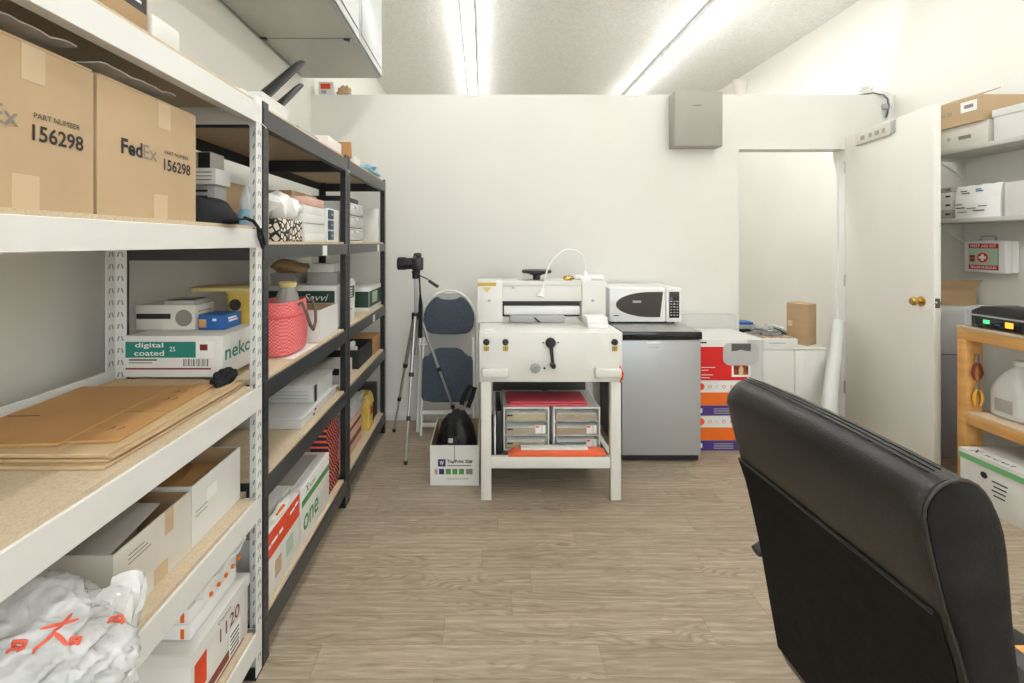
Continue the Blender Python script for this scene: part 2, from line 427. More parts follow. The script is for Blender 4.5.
def smoothmesh(o, lv=2):
    md = o.modifiers.new('subsurf', 'SUBSURF'); md.levels = lv; md.render_levels = lv
    return o
def crumple(name, label, cat, c, r, m, seed=0, amp=0.25, freq=9.0, group=None, sub=4, parent=None, flat=True, creases=0.0):
    """crumpled soft body: displaced sphere with a flattened base"""
    bm = bmesh.new(); bmesh.ops.create_icosphere(bm, subdivisions=sub, radius=1.0)
    for v in bm.verts:
        d = v.co.normalized()
        n = noise.noise(Vector((d.x*freq/4+seed, d.y*freq/4, d.z*freq/4)))
        n2 = abs(noise.noise(Vector((d.x*freq+seed*3, d.y*freq, d.z*freq))))
        k = 1 + amp*n - amp*0.8*n2 + creases*abs(noise.noise(Vector((d.x*freq*2, d.y*freq*2+seed, d.z*freq*2))))
        p = Vector((d.x*r[0]*k, d.y*r[1]*k, d.z*r[2]*k))
        if flat and p.z < -r[2]*0.6: p.z = -r[2]*0.6
        v.co = p
    b = B(); b.bm.free(); b.bm = bm
    zoff = r[2]*0.6 if flat else 0
    for v in bm.verts: v.co += Vector(c) + Vector((0, 0, zoff))
    o = b.done(name, M[m], parent, loc=None if parent else c)
    for p in o.data.polygons: p.use_smooth = True
    for e in o.data.edges: e.use_edge_sharp = False
    if not parent: tag(o, label, cat, group)
    return o
def rrect(cx, cy, hx, hy, z, r=.02, n=6):
    out = []
    for (sx, sy, a0) in ((1, -1, -PI/2), (1, 1, 0), (-1, 1, PI/2), (-1, -1, PI)):
        for k in range(n+1):
            a = a0+k/n*PI/2; out.append((cx+sx*(hx-r)+r*math.cos(a), cy+sy*(hy-r)+r*math.sin(a), z))
    return out

# ------------------------------------------------------------------ room
XL, XR, YB, YF, HC = -1.29, 3.09, -2.6, 6.9, 3.32
PY, PZ, PT = 3.486, 2.445, 0.11
DX0, DX1, DH = 1.916, 2.72, 2.04
def room():
    struct(B().box(XL-.1, XR+.1, YB-.1, YF+.1, -.06, 0).done('floor', M['floor']))
    struct(B().box(XL-.1, XR+.1, YB-.1, YF+.1, HC, HC+.06).done('ceiling', M['ceiling']))
    struct(B().box(XL-.1, XL, YB, YF, 0, HC).done('wall_left', M['wall']))
    struct(B().box(XR, XR+.1, YB, YF, 0, HC).done('wall_right', M['wall']))
    b = B()   # unseen wall behind the camera; wide window added for fill light
    b.box(XL-.1, XR+.1, YB-.1, YB, 0, .5); b.box(XL-.1, XR+.1, YB-.1, YB, 2.9, HC); b.box(XL-.1, -1.0, YB-.1, YB, .5, 2.9); b.box(2.85, XR+.1, YB-.1, YB, .5, 2.9)
    struct(b.done('wall_near', M['wall']))
    b = B()
    b.box(-1.0, 2.85, YB-.08, YB-.02, .5, .56); b.box(-1.0, 2.85, YB-.08, YB-.02, 2.84, 2.9)
    for x in (-1.0, .24, 1.5, 2.79): b.box(x, x+.06, YB-.08, YB-.02, .56, 2.84)
    w = struct(b.done('window_1', M['steel']))  # added window, lets world light in as fill from behind the camera
    for a, c in ((-.94, .24), (.30, 1.5), (1.56, 2.79)): B().box(a, c, YB-.053, YB-.047, .56, 2.84).done('pane', M['pane'], w)
    struct(B().box(XL-.1, XR+.1, YF, YF+.1, 0, HC).done('wall_far', M['wall']))
    b = B()
    b.box(XL, DX0, PY, PY+PT, 0, PZ); b.box(DX1, XR, PY, PY+PT, 0, PZ); b.box(DX0, DX1, PY, PY+PT, DH, PZ)
    struct(b.done('wall_back', M['partition']))
    b = B()   # jamb lining
    b.box(DX0, DX0+.006, PY-.004, PY+PT+.004, 0, DH); b.box(DX1-.006, DX1, PY-.004, PY+PT+.004, 0, DH); b.box(DX0+.006, DX1-.006, PY-.004, PY+PT+.004, DH-.006, DH)
    b.box(DX1-.02, DX1-.006, PY+.05, PY+.09, 0, DH-.018)
    struct(b.done('trim_1', M['trim']))
    struct(B().box(XL, DX0-.002, PY-.012, PY-.0005, 0, .07, .003).done('baseboard_back', M['trim']))
    struct(B().box(DX1+.01, XR, PY-.012, PY-.0005, 0, .07, .003).done('baseboard_back_right', M['trim']))
    struct(B().box(XL+.0005, XL+.012, YB, PY-.013, 0, .07, .003).done('baseboard_left', M['trim']))
    struct(B().box(XR-.012, XR-.0005, YB, PY-.013, 0, .07, .003).done('baseboard_right', M['trim']))
    # open door, hinged on the right side of the opening
    hx, hy = 2.735, 3.478; fx, fy = 2.60, 2.655
    ang = math.atan2(fy-hy, fx-hx)
    L = math.hypot(fx-hx, fy-hy)
    b = B().box(0, L, -.018, .018, .012, 2.125, .002)
    d = b.done('door_1', M['door'], loc=(hx, hy, 0), local=True); d.rotation_euler.z = ang; struct(d)
    ORG[d.name] = Vector((0, 0, 0))
    kx, kz = .745, .985
    b = B()   # knob set on both faces (local -Y and +Y)
    for s in (1, -1):
        b.lathe([(.030, .018*s), (.031, .022*s), (.024, .026*s)], (kx, 0, kz), 'Y')
        b.lathe([(.010, .024*s), (.010, .040*s), (.020, .046*s), (.026, .056*s), (.026, .066*s), (.019, .074*s), (.004, .076*s)], (kx, 0, kz), 'Y')
    k = b.done('door_knob', M['brass'], d)
    B().box(L, L+.0015, -.012, .012, kz-.028, kz+.028).cyl((L, 0, kz), (L+.012, 0, kz), .009).done('latch_plate', M['chrome'], d)
    for z in (.25, 1.05, 1.9):
        B().cyl((-.004, -.02, z-.045), (-.004, -.02, z+.045), .006).done('hinge', M['chrome'], d)
    # white closer arm cover / sign strip fixed to top of the door face (camera side is local -Y after rotation)
    s = -1
    b = B().box(.14, .50, s*.0185-.012, s*.0185, 2.03, 2.118, .002)
    st = b.done('sign_strip', M['wcard2'], d)
    for i, x in enumerate((.20, .29, .35, .42)):
        B().box(x, x+(.03 if i % 2 else .045), s*.0185-.0128, s*.0185-.012, 2.055, 2.085).done('printed_mark', M['gcard'], st)
    B().box(.502, .53, s*.0185-.010, s*.0185, 2.04, 2.118, .002).done('strip_end', M['gplastic'], d)

def fixture(name, x, y0, y1, label):
    t = thing(name, label, 'ceiling light', (x, (y0+y1)/2, HC), group='fluorescent strip lights on the ceiling')
    b = B(); b.box(x-.055, x+.055, y0, y1, HC-.055, HC-.0005, .006)
    b.done('housing', M['fixture'], t)
    for s in (-1, 1):
        e = B()
        for y in (y0+.004, y1-.004): e.box(x+s*.032-.018, x+s*.032+.018, y-.004 if y < (y0+y1)/2 else y-.012, y+.012 if y < (y0+y1)/2 else y+.004, HC-.10, HC-.055)
        e.done('lamp_holder', M['fixture'], t)
        B().cyl((x+s*.032, y0+.016, HC-.082), (x+s*.032, y1-.016, HC-.082), .017, seg=14).done('tube', M['tube'], t)
def lights():
    t = thing('wall_light', 'fluorescent wall light on the rear face of the partition above the doorway', 'wall light', (2.3, PY+PT+.04, 2.25))  # added out of view to brighten the back room and doorway
    B().box(1.5, 2.9, PY+PT+.0005, PY+PT+.045, 2.22, 2.28, .005).done('housing', M['fixture'], t)
    B().cyl((1.53, PY+PT+.075, 2.25), (2.87, PY+PT+.075, 2.25), .014, seg=12).done('tube', M['tube2'], t)
    for x in (1.52, 2.88): B().box(x-.01, x+.01, PY+PT+.0455, PY+PT+.09, 2.235, 2.265).done('lamp_holder', M['fixture'], t)
    for x, nm in ((-.13, 'middle row'), (1.92, 'right hand row')):
        for y0, y1, w in ((4.82, 6.6, 'far'), (2.38, 4.80, 'middle'), (-.06, 2.36, 'near'), (-2.5, -.08, 'nearest')):
            fixture('strip_light', x, y0, y1, f'twin tube fluorescent strip light, {w} in the {nm}')

# ------------------------------------------------------------------ shelving
LV_W = [.15, .555, .896, 1.382, 1.768]
LV_B = [.145, .59, .90, 1.335, 1.765]
XF, XBK = -.69, -1.15
def shelf_unit(name, label, y0, y1, lv, bm, hb, board, white, sidez=None):
    t = thing(name, label, 'shelving unit', ((XF+XBK)/2, (y0+y1)/2, 0), group=None)
    pw = .038; th = .003; ztop = lv[-1]+.012
    for (sx, px) in ((-1, XF), (1, XBK)):
        for (sy, py) in ((1, y0), (-1, y1)):
            b = B()
            xa, xb = (px-pw, px) if sx < 0 else (px, px+pw)
            ya, yb = (py, py+pw) if sy > 0 else (py-pw, py)
            xo = (px-th, px) if sx < 0 else (px, px+th)
            yo = (py, py+th) if sy > 0 else (py-th, py)
            b.box(xo[0], xo[1], ya, yb, 0, ztop, .0008, seg=1)
            b.box(xa, xb, yo[0], yo[1], 0, ztop, .0008, seg=1)
            # keyhole slots punched down both flanges
            z = .05; mid = (xa+xb)/2; ym = (ya+yb)/2
            while z < ztop-.03:
                for (ofs, tilt) in ((-.008, 1), (.008, -1)):
                    yy = yo[0]-.0003; ye = yo[1]+.0003
                    b.prism([(mid+ofs-.0022, z), (mid+ofs+.0022, z), (mid+ofs+.0022+.004*tilt, z+.015), (mid+ofs-.0022+.004*tilt, z+.015)], 'Y', yy, ye, mi=1)
                    b.prism([(ym+ofs-.0022, z), (ym+ofs+.0022, z), (ym+ofs+.0022+.004*tilt, z+.015), (ym+ofs-.0022+.004*tilt, z+.015)], 'X', xo[0]-.0003, xo[1]+.0003, mi=1)
                z += .0375
            b.done('post', [M[bm], M['slot' if white else 'bplastic']], t)
    bt = .016
    for i, z in enumerate(lv):
        m = M[board]
        X0, X1, A0, A1, n = XBK+th+.003, XF-th-.003, y0+th+.001, y1-th-.001, pw+.004
        B().prism([(X0, A0+n), (X0+n, A0+n), (X0+n, A0), (X1-n, A0), (X1-n, A0+n), (X1, A0+n), (X1, A1-n), (X1-n, A1-n), (X1-n, A1), (X0+n, A1), (X0+n, A1-n), (X0, A1-n)], 'Z', z-bt, z).done('shelf_board', m, t)
        top = z-.003
        lift = .052 if (white and i == 2) else 0
        # long beams: vertical web and a small ledge carrying the board
        b = B(); b.box(XF-.0045-.002, XF+.0015, y0+.004, y1-.004, z-hb[i], z-bt*.62, .001, seg=1); b.box(XF-.028, XF-.007, y0+.042, y1-.042, z-bt-.003, z-bt-.0005); b.box(XF-.028, XF-.0067, y0+.042, y1-.042, z-hb[i]+.0005, z-hb[i]+.0035)
        b.done('beam', M[bm if (white or i < 3 or True) else 'gsteel'], t)
        b = B(); b.box(XBK-.0015, XBK+.0045, y0+.004, y1-.004, z-hb[i]+.01+lift, z-.010+lift, .001, seg=1)
        b.done('beam', M[bm], t)
        for yy in (y0+.0055, y1-.0105):
            b = B(); b.box(XBK+.0045, XF-.0070, yy-.002, yy+.002, z-hb[i], z-bt-.001)
            b.done('side_beam', M[bm], t)
    for (px, s) in ((XF, -1), (XBK, 1)):
        for (py, q) in ((y0, 1), (y1, -1)):
            B().box(px-.042*(s < 0)-.001*(s > 0), px+.042*(s > 0)+.001*(s < 0), py+q*.0205-.0215, py+q*.0205+.0215, 0.0, .006, .001).done('foot_pad', M['bplastic'], t)
    return t
def shelving():
    w = shelf_unit('storage_shelf', 'white steel boltless shelving unit with particle board shelves, nearest the camera', .536, 1.45, LV_W, 'wsteel', [.076, .076, .080, .066, .070], 'pboard', True)
    a = shelf_unit('storage_shelf', 'black steel shelving unit in the middle, holding the pink woven bag', 1.456, 2.368, LV_B, 'bsteel', [.078, .072, .070, .060, .072], 'pboard2', False)
    c = shelf_unit('storage_shelf', 'black steel shelving unit farthest away, against the back wall', 2.374, 3.286, LV_B, 'bsteel', [.078, .072, .070, .060, .072], 'pboard2', False)
    # small white price tags on the black beams
    for p, yy, z in ((a, 2.02, 1.297), (c, 3.05, 1.297), (c, 2.93, .855)):
        patch(p, 'paper_tag', 'paper', '+X', XF+.0018, yy-.028, yy+.028, z-.022, z+.022)
    # zip ties joining neighbouring posts
    for y, z in ((1.453, 1.70), (2.371, 1.70)):
        t = B().tube([(XF-.04, y-.012, z), (XF+.004, y-.012, z), (XF+.004, y+.016, z-.006), (XF-.04, y+.016, z-.006)], .0022, 8, closed=True).done('cable_tie', M['wplastic'], loc=(XF, y, z))
        tag(t, 'white cable tie joining the ' + ('white and black shelf posts' if y < 2 else 'two black shelf posts'), 'cable tie')

# ------------------------------------------------------------------ white unit contents
def ream_text(o, s, loc, face, h, m='ink', **k): return text(o, s, loc, face, h, m, **k)

def white_unit_items():
    z = LV_W[3]+.0008
    # shipping cartons
    for i, (y0, y1) in enumerate(((.56, .860), (.868, 1.166))):
        lab = ('kraft shipping carton with 156298 printed, left of the two on the upper shelf', 'kraft shipping carton with bold logo and 156298, right of the two on the upper shelf')[i]
        o = carton('shipping_carton', lab, 'carton', -1.12, -.722, y0, y1, z, z+.262, 'kraft2', open_=True, inner='kraft')
        P = -.722
        text(o, '156298', (P, y1-.070, z+.125), '+X', .027, w=.095, bold=.022)
        text(o, 'PART NUMBER', (P, y1-.072, z+.153), '+X', .009, w=.085)
        text(o, 'Fed', (P, y1-.212, z+.142), '+X', .032, w=.058, bold=.03)
        text(o, 'Ex', (P, y1-.160, z+.142), '+X', .030, 'inklight', w=.042, bold=.01)
        patch(o, 'packing_tape', 'tape', '+X', P, y1-.135, y1-.095, z+.205, z+.262)
        patch(o, 'packing_tape', 'tape', '+X', P, y1-.15, y1-.105, z+.0, z+.055)
        # raised top flap
        b = B(); b.box(-.722-.10, -.722, y0+.004, y1-.004, 0, .004)
        mx = Matrix.Translation((-.722, 0, z+.2625)) @ Matrix.Rotation(math.radians(12), 4, 'Y') @ Matrix.Translation((.722, 0, 0))
        for v in b.bm.verts: v.co = mx @ v.co
        b.done('flap', M['kraft2'], o)
    # clear plastic sheets lying over the cartons
    for i, (yc, dy, zz) in enumerate(((.72, .12, z+.300), (1.0, .11, z+.2965))):
        bm = B(); n = 14
        rs = []
        for a in range(n+1):
            y = yc-dy+2*dy*a/n
            rs.append([(x, y, zz+.0015*math.sin(9*x+a)+.0015*math.sin(a*2.1)-.018*(x+.735)/.27*0+(.004 if a > n-3 else 0)) for x in (-1.0, -.95, -.9, -.85, -.8, -.76, -.735)])
        rs2 = [r + [(p[0], p[1], p[2]-.0025) for p in r[::-1]] for r in rs]
        bm.rings(rs2)
        o = bm.done('plastic_sheet', M['sheetp'], loc=(-.87, yc, zz))
        tag(o, ('crinkled clear plastic sheet on the left shipping carton', 'crinkled clear plastic sheet on the right shipping carton')[i], 'plastic sheet')
    # device stack beside the cartons
    o = carton('electronic_device', 'grey vented device under the small white box on the upper shelf', 'device', -.93, -.79, 1.365, 1.43, z, z+.118, 'gplastic')
    for k in range(5): B().box(-.90, -.81, 1.3635, 1.3645, z+.03+k*.017, z+.036+k*.017).done('vent_slot', M['bplastic'], o)
    o = carton('small_box', 'small white printed box stacked between the dark box and the grey device', 'box', -.93, -.778, 1.35, 1.43, z+.119, z+.165, 'wcard')
    for k in range(3): patch(o, 'printed_line', 'inklight', '-Y', 1.35, -.85, -.79, z+.130+k*.011, z+.133+k*.011)
    o = carton('small_box', 'grey and black box topmost of the stack beside the cartons', 'box', -.94, -.80, 1.36, 1.435, z+.166, z+.215, 'gcard')
    patch(o, 'black_end', 'bplastic', '-Y', 1.36, -.835, -.80, z+.168, z+.213)
    # black cap with strap
    t = thing('baseball_cap', 'black fabric cap lying by the post with its strap hanging over the edge', 'cap', (-.77, 1.29, z))
    b = B(); prof = []
    rs = []
    for k in range(10):
        a = k/9*PI/2; r = math.cos(a)**.7; h = math.sin(a)
        rs.append([(-.775+.095*r*math.cos(q)*(1+.05*math.sin(3*q+k)), 1.270+.086*r*math.sin(q), z+.002+.068*h*(1+.07*math.sin(4*q))) for q in [2*PI*j/28 for j in range(28)]])
    b.rings(rs); b.done('crown', M['cloth'], t)
    b = B(); rs = []
    for k in range(12):
        a = -1.0 + 2.0*k/11
        rs.append([(-.775+math.cos(a+.6)*r, 1.255+math.sin(a+.6)*r*.6, z+.004+.010*math.cos(a)*((r-.08)/.06)+dz) for r, dz in ((.085, 0), (.115, 0), (.14, 0), (.14, .003), (.115, .003), (.085, .003))])
    b.rings(rs); b.done('brim', M['cloth'], t)
    B().tube([(-.70, 1.36, z+.022), (-.685, 1.385, z+.012), (-.679, 1.40, z-.004), (-.678, 1.405, z-.035), (-.676, 1.425, z-.068), (-.676, 1.435, z-.055), (-.676, 1.422, z-.03), (-.677, 1.41, z-.01)], .005, 8).done('strap', M['cloth'], t)
    # top shelf
    z = LV_W[4]+.0008
    o = carton('small_carton', 'dark printed carton on top of the white shelving, at the frame top edge', 'carton', -.98, -.715, .86, .99, z, z+.13, 'kraft')
    patch(o, 'black_label', 'ink', '+X', -.715, .87, .985, z+.045, z+.125)
    for k in range(3): patch(o, 'printed_line', 'paper', '+X', -.7144, .885, .97, z+.06+k*.02, z+.066+k*.02)
    carton('small_box', 'plain white box on top of the white shelving', 'box', -.90, -.712, 1.0, 1.088, z, z+.055, 'wcard')
    crumple('cleaning_rag', 'crumpled white rag on top of the white shelf corner post', 'rag', (-.735, 1.39, z+.001), (.030, .036, .014), 'paper', 3, .4, 7)
    # two tapering black bars with the white box they lean on
    z2 = LV_B[4]+.0008
    o = carton('small_box', 'open white box holding the black plastic bars on the middle shelving', 'box', -.86, -.715, 1.50, 1.70, z2, z2+.055, 'wcard', open_=True)
    for i, (p0, p1, w0, w1) in enumerate((((-.765, 1.52, z2+.006), (-.70, 1.79, z2+.262), .030, .018), ((-.740, 1.60, z2+.006), (-.722, 1.84, z2+.19), .022, .012))):
        p0, p1 = Vector(p0), Vector(p1); d = (p1-p0).normalized(); u = Vector((1, 0, 0)); u = (u-d*u.dot(d)).normalized(); n = d.cross(u)
        rs = []
        for k in range(7):
            f = k/6; c = p0.lerp(p1, f); w = w0*(1-f)+w1*f; h = .012 if 0 < k < 6 else .008
            rs.append([c+u*w*math.cos(a)*1.0+n*h*math.sin(a) for a in [PI/8+2*PI*j/8 for j in range(8)]])
        o = B().rings(rs).done('plastic_bar', M['bplastic'], loc=p0)
        tag(o, ('long black tapered plastic bar pointing up towards the hanging cabinet', 'short black tapered plastic bar leaning behind the longer one')[i], 'plastic part')
    # ---- middle shelf: flat cardboard stack
    z = LV_W[2]+.0008
    lays = [(-1.10, -.722, .885, 1.398, 'kraftp', 0.0, 'wide flattened kraft carton, bottom of the flat stack'),
            (-1.11, -.730, .900, 1.396, 'kraftp', 0.006, 'wide flattened kraft carton second from the bottom of the flat stack'),
            (-1.10, -.716, .905, 1.392, 'kraftp', -.008, 'pale flattened kraft carton third from the bottom of the flat stack'),
            (-1.10, -.726, .895, 1.390, 'kraftp', .004, 'pale flattened kraft carton just under the orange brown one')]
    zz = z
    for x0, x1, y0, y1, m, rz, lab in lays:
        b = B(); xm = x1-.105
        b.box(x0, xm-.001, y0, y1, zz, zz+.0062, .001, seg=1); b.box(xm+.001, x1, y0, y1-.01, zz, zz+.0062, .001, seg=1); b.box(xm-.001, xm+.001, y0, y1-.01, zz+.0005, zz+.0045)
        o = b.done('flattened_carton', M[m], loc=((x0+x1)/2, (y0+y1)/2, zz)); o.rotation_euler.z = rz
        tag(o, lab, 'cardboard', 'flattened cartons stacked on the shelf'); zz += .0066
    b = B()
    y0, y1, ys = .925, 1.305, 1.10
    b.box(-1.11, -.858, y0-.0, y1, zz, zz+.006, .001, seg=1)
    b.box(-.855, -.752, y0+.01, ys-.002, zz, zz+.006, .001, seg=1); b.box(-.855, -.752, ys+.002, y1, zz, zz+.006, .001, seg=1); b.box(-.858, -.855, y0+.01, y1, zz, zz+.0045)
    o = b.done('flattened_carton', M['kraftd'], loc=(-.93, 1.11, zz)); o.rotation_euler.z = .05
    tag(o, 'orange brown flattened carton on top of the flat stack', 'cardboard', 'flattened cartons stacked on the shelf')
    for k, (x, y) in enumerate(((-.80, 1.19), (-.81, 1.25), (-.80, 1.0))):
        for q in (0, 1): B().prism([(x-.012+.02*q, y-.012), (x-.002+.02*q, y), (x-.012+.02*q, y+.012), (x-.009+.02*q, y)], 'Z', zz+.0061, zz+.0065).done('printed_arrow', M['brownp'], o)
    b = B().box(-1.10, -1.03, 1.08, 1.083, zz+.0057, zz+.0066); b.done('slot', M['ink'], o)
    zz += .007
    zt = z+.0268
    # nekoosa carton
    o = carton('paper_carton', 'white paper carton with teal digital coated label on the white shelving', 'carton', -1.085, -.788, 1.402, 1.702, zt+.0005, zt+.125, 'wcard')
    F = 1.402; zb = zt
    patch(o, 'teal_band', 'teal', '-Y', F, -1.08, -.868, zb+.060, zb+.108)
    patch(o, 'white_label', 'paper', '-Y', F, -.866, -.815, zb+.060, zb+.108)
    patch(o, 'red_flag_mark', 'maroon', '-Y', F-.0006, -.855, -.832, zb+.082, zb+.100)
    text(o, 'digital', (-1.008, F, zb+.096), '-Y', .019, 'paper', bold=.01, w=.085, lift=.0012)
    text(o, 'coated', (-1.008, F, zb+.074), '-Y', .016, 'paper', bold=.01, w=.09, lift=.0012)
    text(o, '2S', (-.938, F, zb+.086), '-Y', .014, 'paper', lift=.0012)
    patch(o, 'address_line', 'ink', '-Y', F, -1.07, -.985, zb+.051, zb+.055)
    patch(o, 'address_line', 'inklight', '-Y', F, -1.07, -1.0, zb+.043, zb+.046)
    patch(o, 'red_rule', 'maroon', '-Y', F, -1.08, -.822, zb+.024, zb+.029)
    for k in range(16):
        w = .0012 if k % 3 else .0026
        patch(o, 'barcode_bar', 'ink', '-Y', F, -.905+k*.0048, -.905+k*.0048+w, zb+.034, zb+.056)
    text(o, 'nekoosa', (-.788, 1.552, zb+.070), '+X', .045, 'teal', w=.27, bold=.012)
    zt2 = zt+.1258
    o = carton('glove_box', 'white disposable glove box with grey oval on the paper carton', 'box', -1.125, -.93, 1.50, 1.605, zt2, zt2+.080, 'wcard2')
    patch(o, 'black_band', 'ink', '-Y', 1.50, -1.12, -1.01, zt2+.035, zt2+.052)
    e = B().lathe([(.027, 1.4988), (.027, 1.4998)], (-.967, 0, zt2+.038), 'Y').done('oval_opening', M['inklight'], o)
    for k in range(4): patch(o, 'printed_line', 'inklight', '+X', -.93, 1.515, 1.585, zt2+.02+k*.012, zt2+.023+k*.012)
    o = carton('small_box', 'small blue and white plaster box on the paper carton', 'box', -.920, -.835, 1.50, 1.60, zt2, zt2+.047, 'blue')
    patch(o, 'white_print', 'paper', '-Y', 1.50, -.875, -.862, zt2+.028, zt2+.036)
    patch(o, 'white_print', 'paper', '+X', -.835, 1.525, 1.58, zt2+.022, zt2+.028)
    patch(o, 'white_print', 'paper', '+X', -.835, 1.52, 1.57, zt2+.031, zt2+.037)
    patch(o, 'hand_picture', 'pine', '-Y', 1.50, -.918, -.895, zt2+.008, zt2+.034)
    # yellow food tub
    t = thing('plastic_tub', 'yellow plastic tub with dark oval mark behind the blue box', 'tub', (-.89, 1.655, zt2))
    b = B(); rs = []
    B().rings([rrect(-.845, 1.655, .045, .040, zt2+.0), rrect(-.842, 1.655, .056, .044, zt2+.105)]).done('tub_body', M['yellow'], t)
    B().rings([rrect(-.842, 1.655, .058, .046, zt2+.1055), rrect(-.842, 1.655, .058, .046, zt2+.112)]).done('rim', M['yellowl'], t)
    o = B().rings([rrect(-.905, 1.655, .115, .050, zt2+.113), rrect(-.905, 1.655, .118, .052, zt2+.124), rrect(-.905, 1.655, .10, .045, zt2+.129)]).done('plastic_tray', M['yellowl'], loc=(-.905, 1.655, zt2+.113)); tag(o, 'flat pale yellow tray lying across the yellow tub', 'tray')
    B().lathe([(.020, 1.6085), (.020, 1.6105)], (-.86, 0, zt2+.066), 'Y').done('oval_logo', M['ink'], t)
    o = B().box(-1.04, -.94, 1.51, 1.59, zt2+.0785, zt2+.094, .004).box(-1.03, -.95, 1.515, 1.585, zt2+.094, zt2+.096, mi=1).done('mobile_gadget', [M['gplastic'], M['bgloss']], loc=(-.99, 1.55, zt2+.0785))
    tag(o, 'flat grey and black gadget lying on the glove box', 'gadget')
    crumple('work_glove', 'crumpled black glove at the shelf edge before the paper carton', 'glove', (-.753, 1.35, zt+.0005), (.022, .055, .026), 'cloth', 5, .5, 5)
    # ---- lower shelf: two white boxes
    z = LV_W[1]+.0008
    o = carton('storage_box', 'open white storage box with tape patches, left one on the lower white shelf', 'box', -1.10, -.737, .925, 1.170, z, z+.150, 'wcard2', open_=True, inner='kraft')
    X = -.737
    patch(o, 'tape_patch', 'tape', '+X', X, 1.075, 1.105, z+.095, z+.150); patch(o, 'tape_patch', 'tape', '+X', X, 1.04, 1.085, z+.002, z+.04)
    for k in range(3): patch(o, 'handwriting', 'inklight', '+X', X, .965, 1.03-.01*k, z+.105+k*.009, z+.107+k*.009)
    g = B(); g.box(-1.09, -.745, .928, 1.07, z+.1506, z+.1526)
    for v in g.bm.verts:
        if v.co.y > 1.0: v.co.z += .022
    g.done('flap', M['gcard'], o)
    o = carton('storage_box', 'open white storage box with torn sticker, right one on the lower white shelf', 'box', -1.10, -.737, 1.174, 1.408, z, z+.156, 'wcard', open_=True, inner='kraft')
    patch(o, 'torn_sticker', 'paper', '+X', X, 1.235, 1.285, z+.085, z+.12)
    for k in range(2): patch(o, 'handwriting', 'inklight', '+X', X, 1.19, 1.24, z+.07+k*.012, z+.072+k*.012)
    for i, (x0, x1, yy0, yy1, zz, m) in enumerate(((-1.09, -.80, 1.182, 1.39, z+.115, 'kraftd'), (-1.06, -.86, 1.0, 1.155, z+.11, 'kraft'))):
        o = B().box(x0, x1, yy0, yy1, z+.005, zz, .003).done('cardboard_pad', M[m], loc=((x0+x1)/2, (yy0+yy1)/2, z+.005))
        tag(o, ('brown cardboard filling the right white storage box', 'brown cardboard filling the left white storage box')[i], 'cardboard')
    # plastic bag
    bm0 = bmesh.new(); bmesh.ops.create_icosphere(bm0, subdivisions=6, radius=1.0)
    for v in bm0.verts:
        d = v.co.normalized()
        k = 1 + .16*noise.noise(d*1.7+Vector((4, 0, 0)))
        w = d + Vector((.5*noise.noise(d*2.1), .5*noise.noise(d*2.1+Vector((9, 0, 0))), 0))
        k += .09*(1-abs(noise.noise(Vector((w.x*3.2, w.y*3.2, w.z*5)))*2.6)) - .05
        k += .035*(1-abs(noise.noise(Vector((w.x*8, w.y*6, w.z*9)))*2.4))
        e = 1.0
        if d.x > .2 and d.z < .3: e = 1+.06*(d.x-.2)
        p = Vector((d.x*.215*k*e, d.y*.150*k, d.z*.118*k))
        if p.z < -.080: p.z = -.080
        v.co = p + Vector((-.835, .745, z+.0815))
    bb = B(); bb.bm.free(); bb.bm = bm0
    bag = bb.done('plastic_bag', M['baggy'], loc=(-.835, .745, z+.0005))
    for e in bag.data.edges: e.use_edge_sharp = False
    tag(bag, 'bulging translucent white plastic bag with red writing on the lower shelf', 'plastic bag')
    bm = bmesh.new(); bm.from_mesh(bag.data)
    for v in bm.verts: v.co += Vector(bag.location)
    bv = BVHTree.FromBMesh(bm)
    U = Vector((.9, .35, 0)).normalized(); N = Vector((.45, -.75, .75)); N = (N-U*N.dot(U)).normalized(); V = N.cross(U)
    # red brush-like characters printed on the bag (too crumpled to read)
    marks = [[(-.012, .010), (.030, .014)], [(.014, .026), (.008, .0), (-.010, -.020)], [(.010, .0), (.030, -.020)]]
    small = [[(-.008, .010), (-.010, -.008)], [(-.008, .008), (.006, .004), (.004, -.010)], [(-.010, -.002), (.006, -.004)]]
    for cx, cy, sc, mk in ((.036, .040, .9, small), (.066, .046, 1.0, marks), (.104, .030, .6, small), (.140, .054, .8, small)):
        for st in mk:
            pts = []
            for i in range(len(st)-1):
                for q in range(6 if i < len(st)-2 else 7):
                    f = q/6; x = st[i][0]*(1-f)+st[i+1][0]*f; y = st[i][1]*(1-f)+st[i+1][1]*f
                    P = Vector((-.725, .665, z+.15)) + U*(cx+x*sc) + V*(cy-.012+y*sc)
                    h = bv.ray_cast(P + N*.3, -N)
                    if h[0] is not None: pts.append(h[0]+N*.0006)
            if len(pts) > 2: B().tube(pts, [.0012]+[.0030]*(len(pts)-2)+[.0014], 6).done('red_mark', M['bagred'], bag)
    bm.free()
    # loose handle of the bag draped over the shelf edge
    b = B(); rs = []
    for k in range(17):
        f = k/16; x = -.70+.085*f; y = .84+.035*math.sin(f*5); zz = z+.135-.02*f-.115*f**3
        hw = .040+.018*math.sin(f*PI)-.02*f
        rs.append([(x+.004*math.sin(j*2.2+k*.9), y-hw+2*hw*j/8, zz+.006*math.sin(j*1.7+k*.7)) for j in range(9)] + [(x+.004*math.sin(j*2.2+k*.9), y-hw+2*hw*j/8, zz-.0015+.006*math.sin(j*1.7+k*.7)) for j in range(8, -1, -1)])
    b.rings(rs); h_ = b.done('handle', M['baggy'], bag)
    # ---- bottom shelf
    z = LV_W[0]+.0008
    o = carton('paper_carton', 'white paper carton printed 1120 on the bottom white shelf', 'carton', -1.06, -.712, 1.13, 1.405, z, z+.175, 'wcard', lid='wcard', lidh=.028)
